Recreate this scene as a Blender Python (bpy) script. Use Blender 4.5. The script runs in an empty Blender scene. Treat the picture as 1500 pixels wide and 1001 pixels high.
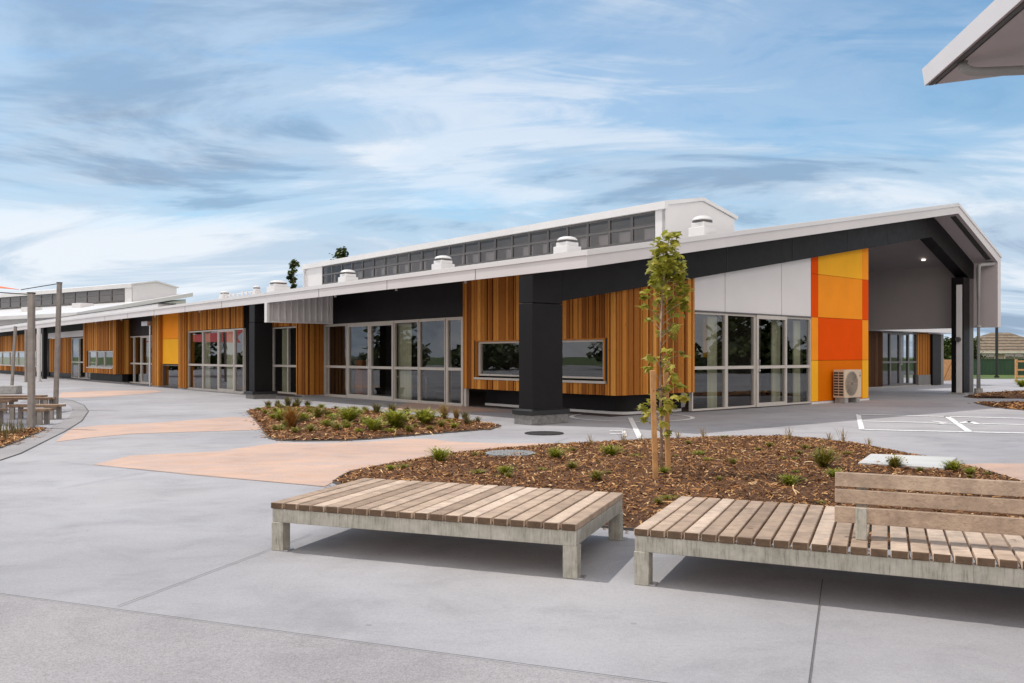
import bpy, bmesh, math, random
from mathutils import Vector
# ground points in metres (x right of the camera, y ahead of it)
ISLAND = [(-6.641, 21.222), (-6.604, 21.889), (-6.408, 22.31), (-5.818, 22.6), (-5.187, 22.31), (-4.286, 21.484), (-3.333, 20.717), (-2.234, 19.553), (-1.348, 18.415), (-0.679, 17.578), (-0.221, 16.846), (-0.387, 16.054), (-1.122, 15.332), (-1.901, 14.587), (-2.413, 14.079), (-2.791, 13.877), (-3.211, 13.811), (-3.556, 13.811), (-3.791, 13.899), (-3.979, 14.091), (-4.131, 14.382), (-4.802, 16.264), (-5.585, 18.415)]
FRONTBED = [(-1.961, 9.306), (-1.968, 9.668), (-1.942, 10.059), (-1.739, 10.547), (-1.462, 11.014), (-0.956, 11.878), (-0.498, 12.386), (0.103, 12.843), (0.855, 13.284), (1.654, 13.702), (2.365, 14.0), (3.471, 14.382), (4.083, 14.502), (4.647, 14.441), (5.081, 14.034), (5.45, 13.284), (5.56, 12.342), (5.656, 11.525), (5.688, 10.876), (5.716, 10.297), (5.646, 9.614), (5.502, 8.658), (5.197, 7.599), (4.249, 5.56), (3.518, 5.83), (2.278, 6.294), (0.882, 6.811), (-0.303, 7.533), (-1.285, 8.407)]
SAND_C = [(-5.372, 10.876), (-5.314, 11.838), (-4.861, 12.085), (-4.282, 12.377), (-3.901, 13.284), (-3.719, 13.595), (-3.136, 13.49), (-2.324, 13.757), (-1.829, 14.206), (-1.36, 14.206), (-0.893, 13.702), (-0.109, 13.49), (0.719, 13.532), (0.103, 12.749), (-0.495, 12.298), (-0.949, 11.798), (-1.453, 10.945), (-1.729, 10.483), (-1.931, 10.001), (-1.957, 9.614), (-2.0, 9.04), (-2.815, 9.458), (-3.76, 9.944)]
SAND_B = [(-7.375, 13.702), (-7.874, 14.874), (-8.453, 16.34), (-8.249, 17.061), (-7.438, 17.578), (-6.851, 18.513), (-6.378, 19.336), (-5.815, 19.123), (-4.834, 16.417), (-4.752, 15.965), (-5.423, 15.677), (-6.195, 15.4), (-6.793, 15.132), (-7.197, 14.382)]
SAND_A = [(-15.016, 28.068), (-17.111, 32.226), (-16.154, 33.465), (-14.439, 34.122), (-13.472, 32.834), (-13.425, 31.075), (-14.045, 28.068)]
SAND_D = [(5.652, 10.876), (6.095, 10.979), (6.625, 10.979), (7.173, 10.742), (6.62, 9.458), (5.532, 8.489), (5.694, 9.695), (5.767, 10.389)]
SAND_E = [(-2.967, 25.973), (-1.113, 23.049), (0.253, 20.966), (0.26, 20.235), (-0.171, 21.222), (-0.848, 21.093), (-1.833, 20.717), (-2.561, 21.222), (-3.367, 22.028)]
SEATBAND = [(-6.71, 10.297), (-6.818, 11.3), (-7.0, 12.085), (-7.488, 13.49), (-8.249, 15.677), (-9.188, 18.127), (-10.594, 21.222), (-12.025, 23.838), (-13.682, 26.367), (-14.733, 27.622), (-15.836, 28.528), (-16.032, 28.068), (-14.609, 25.22), (-13.29, 25.22), (-12.059, 23.203), (-10.978, 21.222), (-10.0, 19.123), (-9.31, 17.402), (-8.854, 16.113), (-8.064, 13.922), (-7.692, 12.749), (-7.714, 11.838)]
LEFTBED = [(-7.714, 11.838), (-9.529, 14.624), (-9.292, 15.4), (-9.164, 15.82), (-8.936, 16.264), (-8.625, 15.537), (-8.064, 13.922), (-7.692, 12.749)]
BEDR1 = [(15.205, 28.528), (16.557, 30.264), (17.575, 31.075), (19.444, 32.226), (22.885, 33.465), (18.594, 27.191), (16.535, 27.405), (15.156, 27.622)]
BEDR2 = [(13.637, 25.039), (15.0, 24.86), (16.761, 24.51), (13.678, 20.002), (13.246, 20.841), (13.027, 21.591), (12.93, 22.168), (13.036, 23.049)]
J1 = [(-2.193, 4.716), (-1.57, 6.617)]
J3 = [(1.936, 5.289), (1.269, 3.625)]
J4 = [(-5.885, 11.084), (-2.0, 9.04)]
J5 = [(-4.75, 8.879), (-4.355, 10.117)]
J6 = [(0.651, 13.49), (0.949, 14.382)]
C1 = [(8.215, 20.141), (6.583, 15.965)]
C2 = [(8.196, 20.095), (11.829, 18.612)]
C3 = [(6.563, 15.965), (9.617, 15.132)]
C4 = [(7.428, 18.033), (8.768, 17.578)]
C5 = [(9.603, 17.35), (10.738, 16.895)]
C6 = [(9.964, 19.444), (8.36, 15.51)]
L1 = [(2.647, 19.019), (2.157, 14.264)]
CIRC = [(2.713, 19.271), (1.392, 19.229), (2.467, 17.525)]
MAN = [(0.575, 15.198), (0.864, 15.132), (0.558, 14.747)]
MANB = [(-0.018, 11.374), (0.32, 11.374)]
LID = [(4.712, 11.155), (5.652, 10.775), (4.979, 9.776), (4.188, 10.267)]
N1 = [(8.937, 18.033), (9.011, 17.667), (8.693, 17.315), (8.964, 17.196)]
N2 = [(9.244, 17.489), (9.67, 17.94), (9.472, 17.264)]
H = [(1.804, 15.677), (2.068, 15.677), (1.953, 14.624), (1.671, 14.624)]
TREE = [(1.683, 9.509)]
ST1 = [(1.551, 9.159)]
ST2 = [(1.811, 9.832)]
POSTS = [(-9.298, 16.417), (-11.847, 22.028), (-22.789, 38.671), (-25.559, 44.621)]
SAILTIP = [(10.649, -18.513)]
BEN = [(-11.051, 18.513), (-10.038, 18.513), (-9.992, 17.061), (-9.62, 17.23)]
BLK = [(30.585, 53.545)]
STL = [(21.171, 42.444)]
GATE = [(22.651, 44.621), (23.726, 45.795)]
TREL = [(26.492, 44.621)]
BUSH = [(22.735, 37.83)]
WCOL = [(-25.2, 45.2)]
DP = [(17.05, 31.075)]
FBP = [('g', -0.907, 10.742, 0.225), ('g', -0.076, 9.406, 0.136), ('l', -0.383, 9.509, 0.092), ('g', 0.557, 10.809, 0.174), ('y', 0.704, 9.832, 0.127), ('y', 0.895, 8.97, 0.144), ('g', 1.301, 11.155, 0.197), ('w', 1.168, 12.519, 0.181), ('w', 1.709, 13.035, 0.21), ('y', 0.851, 11.758, 0.085), ('l', 2.484, 11.227, 0.126), ('w', 3.119, 12.796, 0.124), ('l', 2.441, 10.611, 0.085), ('w', 2.766, 14.091, 0.17), ('w', 3.211, 14.206, 0.206), ('y', 2.668, 10.236, 0.099), ('g', 1.701, 9.483, 0.107), ('m', 3.677, 10.001, 0.257), ('g', 2.821, 8.615, 0.152), ('g', 3.467, 9.111, 0.132), ('g', 5.095, 9.804, 0.158), ('m', 4.514, 10.001, 0.161), ('g', 5.19, 9.614, 0.108), ('w', 4.372, 13.386, 0.215), ('w', 5.057, 13.49, 0.152), ('w', 5.264, 13.49, 0.239), ('w', 5.464, 12.987, 0.146), ('y', 3.691, 12.169, 0.098), ('g', -1.408, 9.887, 0.095), ('y', -1.257, 9.887, 0.103), ('l', 0.352, 9.722, 0.07), ('y', 2.168, 8.924, 0.072), ('l', 3.429, 11.838, 0.076), ('m', 4.095, 11.838, 0.095), ('w', 2.031, 13.284, 0.128), ('l', 1.605, 11.084, 0.08)]
IBP = [('d', -6.17, 21.484, 0.225), ('d', -5.985, 21.752, 0.21), ('d', -5.74, 21.752, 0.28), ('d', -5.53, 21.889, 0.264), ('d', -5.265, 21.889, 0.229), ('g', -4.718, 17.402, 0.308), ('r', -3.989, 15.4, 0.396), ('m', -4.057, 17.757, 0.257), ('y', -3.488, 14.747, 0.178), ('g', -3.387, 15.537, 0.187), ('b', -3.143, 16.417, 0.343), ('y', -3.05, 14.81, 0.167), ('g', -2.439, 14.937, 0.288), ('m', -2.761, 15.965, 0.18), ('d', -3.08, 19.336, 0.264), ('d', -2.692, 19.123, 0.262), ('b', -2.116, 15.468, 0.373), ('d', -2.303, 18.712, 0.226), ('b', -1.646, 16.113, 0.337), ('m', -1.318, 15.748, 0.152), ('s', -1.386, 17.402, 0.308), ('s', -1.157, 17.757, 0.229), ('d', -0.943, 17.23, 0.222), ('d', -0.864, 16.264, 0.183), ('y', -1.474, 15.4, 0.112), ('g', -4.119, 16.733, 0.242), ('y', -4.115, 15.132, 0.122), ('d', -0.693, 17.23, 0.139), ('m', -1.81, 15.002, 0.145), ('g', -2.635, 14.624, 0.118)]
LBP = [(-8.8, 14.624), (-8.694, 14.624), (-8.661, 14.747), (-8.639, 14.874), (-8.717, 15.132), (-8.244, 13.811)]
CLUST = [(980, 350, 16, 22), (975, 362, 20, 34), (972, 376, 24, 46), (984, 388, 24, 46), (968, 395, 20, 34), (978, 406, 24, 36), (992, 402, 14, 18), (960, 412, 8, 6), (953, 410, 6, 6), (996, 414, 12, 14), (1002, 425, 11, 18), (980, 428, 14, 12), (946, 433, 8, 9), (943, 447, 5, 5), (965, 437, 10, 8), (1004, 441, 9, 12), (984, 444, 10, 10), (1000, 455, 9, 9), (963, 457, 8, 7), (950, 466, 4, 3), (983, 475, 7, 7), (992, 477, 5, 5), (966, 488, 7, 8), (986, 490, 5, 5), (981, 514, 9, 8), (1000, 517, 5, 4), (955, 521, 6, 7), (974, 526, 9, 10), (949, 538, 4, 4), (982, 538, 6, 6), (985, 555, 8, 9), (996, 564, 6, 6), (1001, 583, 7, 8), (990, 580, 6, 5), (976, 566, 8, 8), (968, 577, 7, 8), (953, 586, 8, 8), (941, 597, 5, 6), (942, 613, 4, 4), (951, 603, 5, 5), (985, 598, 7, 8), (978, 587, 8, 8), (971, 600, 6, 6), (977, 633, 5, 5), (972, 618, 4, 4)]
PI = math.pi
SKYTINT = (.82, 1.12, 1.18, 1)
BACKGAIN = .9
C = bpy.context.scene.collection
SC = bpy.context.scene
rnd = random.Random(11)
D1 = (-.6471, .7624)      # along the long front, away from the camera
D2 = (.7625, .6470)       # along the gable end, away from the camera
E1 = (.9375, -.348)       # paving and bench grid
E2 = (.348, .9375)

def A(a, b, z): return Vector((a*D1[0]+b*D2[0], a*D1[1]+b*D2[1], z))

# ------------------------------------------------------------------ materials
class NT:
    def __init__(s, name):
        s.m = bpy.data.materials.new(name); s.m.use_nodes = True
        s.t = s.m.node_tree; s.N = s.t.nodes; s.L = s.t.links
        s.b = s.N['Principled BSDF']; s.out = s.N['Material Output']
        s.tc = s.N.new('ShaderNodeTexCoord')
    def link(s, a, b): s.L.new(a, b)
    def mapping(s, scale=(1,1,1), rot=(0,0,0)):
        g = s.N.new('ShaderNodeNewGeometry')
        mp = s.N.new('ShaderNodeMapping'); mp.inputs['Scale'].default_value = scale; mp.inputs['Rotation'].default_value = rot
        s.link(g.outputs['Position'], mp.inputs['Vector']); return mp.outputs['Vector']
    def noise(s, scale, detail=4, rough=.55, vec=None, dist=0):
        n = s.N.new('ShaderNodeTexNoise'); n.inputs['Scale'].default_value = scale
        n.inputs['Detail'].default_value = detail; n.inputs['Roughness'].default_value = rough; n.inputs['Distortion'].default_value = dist
        s.link(vec if vec is not None else s.mapping(), n.inputs['Vector']); return n.outputs['Fac']
    def ramp(s, fac, stops):
        r = s.N.new('ShaderNodeValToRGB'); e = r.color_ramp.elements
        while len(e) < len(stops): e.new(.5)
        for el, (p, c) in zip(e, stops):
            el.position = p; el.color = (*c, 1) if len(c) == 3 else c
        s.link(fac, r.inputs['Fac']); return r.outputs['Color']
    def mix(s, fac, a, b, mode='MIX'):
        n = s.N.new('ShaderNodeMix'); n.data_type = 'RGBA'; n.blend_type = mode
        for v, i in ((fac, 0), (a, 6), (b, 7)):
            if isinstance(v, (int, float)): n.inputs[i].default_value = v
            elif isinstance(v, tuple): n.inputs[i].default_value = (*v, 1)
            else: s.link(v, n.inputs[i])
        return n.outputs[2]
    def math(s, op, a, b=0.):
        n = s.N.new('ShaderNodeMath'); n.operation = op
        for i, v in enumerate((a, b)):
            if isinstance(v, (int, float)): n.inputs[i].default_value = v
            else: s.link(v, n.inputs[i])
        return n.outputs[0]
    def tone(s):
        n = s.N.new('ShaderNodeAttribute'); n.attribute_name = 'tone'; return n.outputs['Fac']
    def col(s, c):
        if isinstance(c, tuple): s.b.inputs['Base Color'].default_value = (*c, 1)
        else: s.link(c, s.b.inputs['Base Color'])
    def set(s, **k):
        for q, v in k.items():
            i = s.b.inputs[q.replace('_', ' ')]
            if isinstance(v, (int, float)): i.default_value = v
            else: s.link(v, i)
    def bump(s, h, strength=.3, dist=.01):
        n = s.N.new('ShaderNodeBump'); n.inputs['Strength'].default_value = strength; n.inputs['Distance'].default_value = dist
        s.link(h, n.inputs['Height']); s.link(n.outputs['Normal'], s.b.inputs['Normal'])

M = {}
def paint(name, c, rough=.5, metal=0., var=.12, nscale=1.5, bump=0., spec=None):
    n = NT(name)
    if spec is not None: n.b.inputs['Specular IOR Level'].default_value = spec
    f = n.noise(nscale, 5)
    d = tuple(x*(1-var) for x in c); l = tuple(min(1, x*(1+var*.7)) for x in c)
    n.col(n.ramp(f, [(.3, d), (.7, l)])); n.set(Roughness=rough, Metallic=metal)
    r = n.noise(nscale*6, 3)
    n.link(n.math('ADD', n.math('MULTIPLY', r, .18), rough-.09), n.b.inputs['Roughness'])
    if bump: n.bump(n.noise(60, 3), bump, .002)
    M[name] = n.m; return n

def concrete(name, base, speck, dark, light, streak=True):
    n = NT(name)
    big = n.noise(.35, 6, .6, dist=.4)
    mid = n.noise(1.1, 7, .68, n.mapping((1, 1.5, 1), (0, 0, -.36)), .5)
    fine = n.noise(130, 4, .75)
    grit = n.noise(420, 2, .5)
    c = n.ramp(big, [(.3, dark), (.5, base), (.72, light)])
    c = n.mix(.48, c, n.ramp(mid, [(.30, (.66, .66, .67)), (.5, (.99, .99, .99)), (.75, (1.2, 1.19, 1.18))]), 'MULTIPLY')
    grain = n.noise(38, 6, .8)
    c = n.mix(.28, c, n.ramp(grain, [(.3, (.55, .55, .55)), (.5, (1, 1, 1)), (.7, (1.3, 1.3, 1.3))]), 'MULTIPLY')
    pit = n.N.new('ShaderNodeTexVoronoi'); pit.inputs['Scale'].default_value = 42; n.link(n.mapping(), pit.inputs['Vector'])
    c = n.mix(.5, c, n.ramp(pit.outputs['Distance'], [(.0, (.35, .34, .33)), (.10, (.85, .85, .85)), (.16, (1, 1, 1))]), 'MULTIPLY')
    c = n.mix(speck, c, n.ramp(fine, [(.3, (.5, .5, .5)), (.5, (1, 1, 1)), (.72, (1.4, 1.38, 1.35))]), 'MULTIPLY')
    st = n.noise(.9, 7, .7, dist=1.2)
    c = n.mix(.32, c, n.ramp(st, [(.0, (1, 1, 1)), (.56, (1, 1, 1)), (.66, (.74, .73, .72)), (.76, (1, 1, 1))]), 'MULTIPLY')
    sp = n.N.new('ShaderNodeTexVoronoi'); sp.inputs['Scale'].default_value = 2.1; sp.inputs['Randomness'].default_value = 1.; n.link(n.mapping(), sp.inputs['Vector'])
    wob = n.math('ADD', sp.outputs['Distance'], n.math('MULTIPLY', n.noise(14, 4), .12))
    c = n.mix(.55, c, n.ramp(wob, [(.0, (.55, .53, .52)), (.085, (.62, .60, .59)), (.105, (1, 1, 1))]), 'MULTIPLY')       # small spots and drips
    pt = n.noise(.28, 3, .45, dist=.3)
    c = n.mix(.5, c, n.ramp(pt, [(.36, (.80, .80, .82)), (.5, (1, 1, 1)), (.64, (1.14, 1.13, 1.11))]), 'MULTIPLY')          # patchy pours
    if 'sand' in name:
        wr = n.noise(1.3, 7, .65, n.mapping((1, 2.6, 1), (0, 0, -.25)), .8)
        c = n.mix(n.ramp(wr, [(.42, (0, 0, 0)), (.72, (.55,)*3)]), c, (.37, .345, .345))
    n.col(c); n.set(Roughness=.86); n.b.inputs['Specular IOR Level'].default_value = .25
    n.bump(n.math('ADD', fine, n.math('MULTIPLY', grit, .5)), .25, .004)
    M[name] = n.m
concrete('concrete', (.36, .352, .366), .4, (.325, .315, .33), (.395, .39, .415))
concrete('concrete_coarse', (.335, .318, .325), .75, (.29, .275, .28), (.375, .36, .37))
concrete('concrete_band', (.30, .285, .285), .2, (.26, .245, .245), (.34, .325, .325))
concrete('concrete_sand', (.55, .37, .285), .3, (.50, .35, .28), (.55, .40, .33))
concrete('concrete_lid', (.55, .55, .54), .25, (.47, .47, .46), (.6, .6, .6))
paint('joint', (.10, .095, .09), .9)
paint('line_paint', (.78, .78, .78), .7, var=.3, nscale=14)
paint('white_metal', (.64, .63, .635), .42, var=.05, nscale=.6)
paint('fascia_grey', (.60, .575, .58), .5, var=.05, nscale=.6)
paint('white_panel', (.72, .70, .71), .45, var=.04, nscale=.8)
paint('white_roof', (.64, .635, .64), .42, var=.07, nscale=.5)
paint('black_panel', (.0075, .0062, .0068), .5, var=.3, nscale=.9, spec=.2)
paint('black_trim', (.010, .010, .011), .5)
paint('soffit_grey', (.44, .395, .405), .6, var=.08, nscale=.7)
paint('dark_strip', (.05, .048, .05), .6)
paint('seam_metal', (.72, .71, .72), .4, .1, var=.1)
paint('aluminium', (.52, .48, .44), .5, .1, var=.08)
paint('aluminium_dark', (.12, .112, .112), .45, .25, var=.1)
paint('bright_steel', (.55, .55, .55), .3, .8)
paint('orange_deep', (.76, .08, .001), .6, var=.05, spec=.03)
paint('orange_mid', (.90, .30, .022), .6, var=.05, spec=.03)
paint('orange_low', (.66, .155, .003), .6, var=.05, spec=.03)
paint('gold', (.88, .43, .028), .6, var=.05, spec=.03)
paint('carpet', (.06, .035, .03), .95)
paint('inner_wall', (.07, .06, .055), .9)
paint('inner_orange', (.45, .12, .02), .7)
paint('grey_post', (.25, .225, .205), .6, .1, var=.25, nscale=5)
paint('sail_red', (.62, .03, .02), .7)
paint('sail_orange', (.80, .16, .04), .7)
paint('cable', (.05, .05, .05), .5, .4)
paint('cream_plastic', (.60, .48, .36), .5, var=.05)
paint('black_plastic', (.03, .028, .026), .5)
paint('iron', (.05, .048, .048), .6, .4, var=.4, nscale=20)
paint('galv_cover', (.36, .36, .36), .55, .4, var=.25, nscale=14)
paint('stake_wood', (.50, .27, .11), .8, var=.3, nscale=9)
paint('fence_green', (.008, .05, .018), .5, var=.3)
paint('house_wall', (.42, .36, .28), .85)
paint('house_trim', (.6, .57, .5), .6)
paint('bark', (.30, .20, .135), .9, var=.4, nscale=22)
paint('grey_wall', (.16, .155, .155), .6)
paint('pier_base', (.19, .185, .18), .9, var=.35, nscale=12)
paint('pvc_grey', (.34, .34, .34), .5)
paint('foundation', (.33, .32, .31), .9, var=.3, nscale=9)

def timber(name, c0, c1, c2, rough=.65):
    n = NT(name)
    t = n.tone()
    g = n.noise(3.0, 7, .7, n.mapping((26, 26, 1.1)), 1.3)
    c = n.ramp(t, [(0, c0), (.5, c1), (1, c2)])
    c = n.mix(.75, c, n.ramp(g, [(.25, (.55, .5, .45)), (.5, (1, 1, 1)), (.75, (1.35, 1.3, 1.2))]), 'MULTIPLY')
    k = n.noise(5.5, 2, .5, n.mapping((5, 5, 1.6)))
    c = n.mix(.8, c, n.ramp(k, [(.68, (1, 1, 1)), (.76, (.45, .36, .3))]), 'MULTIPLY')
    n.col(c); n.set(Roughness=rough); n.b.inputs['Specular IOR Level'].default_value = .12; n.bump(g, .25, .003)
    M[name] = n.m
timber('cedar', (.19, .060, .012), (.45, .170, .028), (.69, .325, .075))
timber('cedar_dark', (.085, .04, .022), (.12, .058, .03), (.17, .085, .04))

def deckwood(name, rot, k_=1.):
    n = NT(name)
    t = n.tone()
    g = n.noise(3.2, 8, .72, n.mapping((1.1, 24, 24), (0, 0, rot)), 1.1)
    p = n.noise(7, 5, .65)
    c = n.ramp(t, [(0, (.13, .085, .055)), (.12, (.30, .215, .155)), (.5, (.47, .355, .265)), (1, (.62, .49, .385))])
    c = n.mix(.8, c, n.ramp(g, [(.25, (.36, .34, .33)), (.48, (1, 1, 1)), (.75, (1.35, 1.32, 1.3))]), 'MULTIPLY')
    c = n.mix(.7, c, n.ramp(p, [(.3, (.58, .57, .59)), (.6, (1.12, 1.12, 1.12))]), 'MULTIPLY')
    k = n.noise(16, 1, .5)
    c = n.mix(.7, c, n.ramp(k, [(.76, (1, 1, 1)), (.8, (.35, .3, .26))]), 'MULTIPLY')
    c = n.mix(1., c, (k_, k_*.9, k_*.8) if k_ < 1 else (1., 1., 1.), 'MULTIPLY')
    n.col(c); n.set(Roughness=.82); n.b.inputs['Specular IOR Level'].default_value = .25
    n.bump(g, .5, .004); M[name] = n.m
ang = math.atan2(E2[1], E2[0])
DECK = 1
deckwood('deck_wood', -ang)
deckwood('back_wood', -math.atan2(-.403, .915))
deckwood('rail_wood', 0., .55)

n = NT('galv')                      # weathered galvanised bench frame
g1 = n.noise(9, 6, .7); g2 = n.noise(6, 5, .6, n.mapping((14, 14, 1.4)), .4)
c = n.ramp(g1, [(.3, (.30, .285, .24)), (.55, (.42, .40, .35)), (.75, (.50, .48, .43))])
c = n.mix(.75, c, n.ramp(g2, [(.28, (.42, .42, .38)), (.48, (1, 1, 1)), (.7, (1.15, 1.15, 1.12))]), 'MULTIPLY')
n.col(c); n.set(Roughness=.62, Metallic=.2); n.bump(g1, .1, .002); M['galv'] = n.m

n = NT('mulch_ground')
g1 = n.noise(55, 6, .75, dist=1.5); g2 = n.noise(1.5, 4)
c = n.ramp(g1, [(.3, (.022, .010, .005)), (.48, (.14, .058, .02)), (.6, (.27, .125, .048)), (.75, (.45, .26, .12))])
c = n.mix(.6, c, n.ramp(g2, [(.3, (.65, .6, .6)), (.7, (1.15, 1.1, 1.05))]), 'MULTIPLY')
n.col(c); n.set(Roughness=.95); n.bump(g1, .9, .03); M['mulch_ground'] = n.m
n = NT('mulch_chip')
c = n.ramp(n.tone(), [(0, (.045, .018, .008)), (.4, (.24, .10, .03)), (.72, (.48, .235, .08)), (1, (.74, .50, .26))])
n.col(n.mix(.6, c, n.ramp(n.noise(90, 4), [(.3, (.6, .6, .6)), (.7, (1.2, 1.2, 1.2))]), 'MULTIPLY')); n.set(Roughness=.9); M['mulch_chip'] = n.m

def leafmat(name, c0, c1, c2, trans=.35):
    n = NT(name)
    c = n.ramp(n.tone(), [(0, c0), (.5, c1), (1, c2)])
    n.col(n.mix(.5, c, n.ramp(n.noise(25, 4), [(.3, (.7, .72, .7)), (.7, (1.2, 1.18, 1.1))]), 'MULTIPLY')); n.set(Roughness=.5)
    tr = n.N.new('ShaderNodeBsdfTranslucent'); n.link(c, tr.inputs['Color'])
    mx = n.N.new('ShaderNodeMixShader'); mx.inputs[0].default_value = trans
    n.link(n.b.outputs[0], mx.inputs[1]); n.link(tr.outputs[0], mx.inputs[2]); n.link(mx.outputs[0], n.out.inputs['Surface'])
    M[name] = n.m
leafmat('leaf', (.17, .18, .02), (.36, .36, .045), (.62, .55, .12), .5)
leafmat('blade_green', (.13, .16, .012), (.29, .31, .028), (.46, .44, .07))
leafmat('blade_yellow', (.16, .15, .02), (.26, .23, .04), (.36, .30, .07))
leafmat('blade_dark', (.10, .09, .04), (.19, .165, .065), (.30, .25, .11))
leafmat('blade_rust', (.22, .09, .02), (.32, .15, .035), (.42, .24, .07))
leafmat('blade_straw', (.25, .16, .06), (.36, .25, .10), (.45, .33, .15))
leafmat('tree_dark', (.035, .055, .014), (.07, .10, .025), (.13, .16, .045), .25)
n = NT('grass'); g = n.noise(.4, 6); g2 = n.noise(40, 4, .8)
c = n.mix(.6, n.ramp(g, [(.3, (.05, .085, .015)), (.7, (.11, .16, .03))]), n.ramp(g2, [(.3, (.5, .5, .5)), (.7, (1.4, 1.4, 1.3))]), 'MULTIPLY')
n.col(c); n.set(Roughness=.9); n.bump(g2, .8, .03); M['grass'] = n.m
n = NT('roof_tile')
w = n.N.new('ShaderNodeTexWave'); w.bands_direction = 'Z'; w.inputs['Scale'].default_value = .9; w.inputs['Distortion'].default_value = .6
n.link(n.mapping(), w.inputs['Vector'])
c = n.mix(.85, n.ramp(n.noise(2.5, 6, .7), [(.3, (.13, .095, .065)), (.7, (.27, .21, .145))]), n.ramp(w.outputs['Fac'], [(.1, (.25, .23, .22)), (.5, (1, 1, 1))]), 'MULTIPLY')
n.col(c); n.set(Roughness=.9); n.bump(w.outputs['Fac'], .6, .05); M['roof_tile'] = n.m
n = NT('curtain'); n.col(n.ramp(n.noise(2, 3, .5, n.mapping((8, 8, .3))), [(.3, (.66, .66, .48)), (.7, (.85, .85, .68))])); n.set(Roughness=.9); M['curtain'] = n.m

def glassmat(name, tint, boost, rough=0.0):
    n = NT(name)
    tr = n.N.new('ShaderNodeBsdfTransparent'); tr.inputs[0].default_value = (*tint, 1)
    gl = n.N.new('ShaderNodeBsdfGlossy'); gl.inputs['Roughness'].default_value = rough; gl.inputs['Color'].default_value = (.95, .97, 1, 1)
    ge = n.N.new('ShaderNodeNewGeometry'); vd = n.N.new('ShaderNodeVectorMath'); vd.operation = 'DOT_PRODUCT'
    n.link(ge.outputs['Incoming'], vd.inputs[0]); n.link(ge.outputs['Normal'], vd.inputs[1])
    c5 = n.math('POWER', n.math('SUBTRACT', 1.0, n.math('ABSOLUTE', vd.outputs['Value'])), 5.0)      # pane reflectance, same from both sides
    f = n.math('MINIMUM', n.math('ADD', n.math('MULTIPLY', c5, .85), boost), 1.)
    bp = n.N.new('ShaderNodeBump'); bp.inputs['Strength'].default_value = .05; bp.inputs['Distance'].default_value = .02
    n.link(n.noise(.8, 2), bp.inputs['Height']); n.link(bp.outputs[0], gl.inputs['Normal'])
    mx = n.N.new('ShaderNodeMixShader'); n.link(f, mx.inputs[0])
    n.link(tr.outputs[0], mx.inputs[1]); n.link(gl.outputs[0], mx.inputs[2]); n.link(mx.outputs[0], n.out.inputs['Surface'])
    M[name] = n.m
glassmat('glass', (.64, .65, .64), .115)
glassmat('glass_high', (.62, .60, .60), .06)
n = NT('lamp'); n.b.inputs['Emission Color'].default_value = (1, .9, .75, 1); n.b.inputs['Emission Strength'].default_value = 3; n.col((.8, .8, .8)); M['lamp'] = n.m

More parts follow.
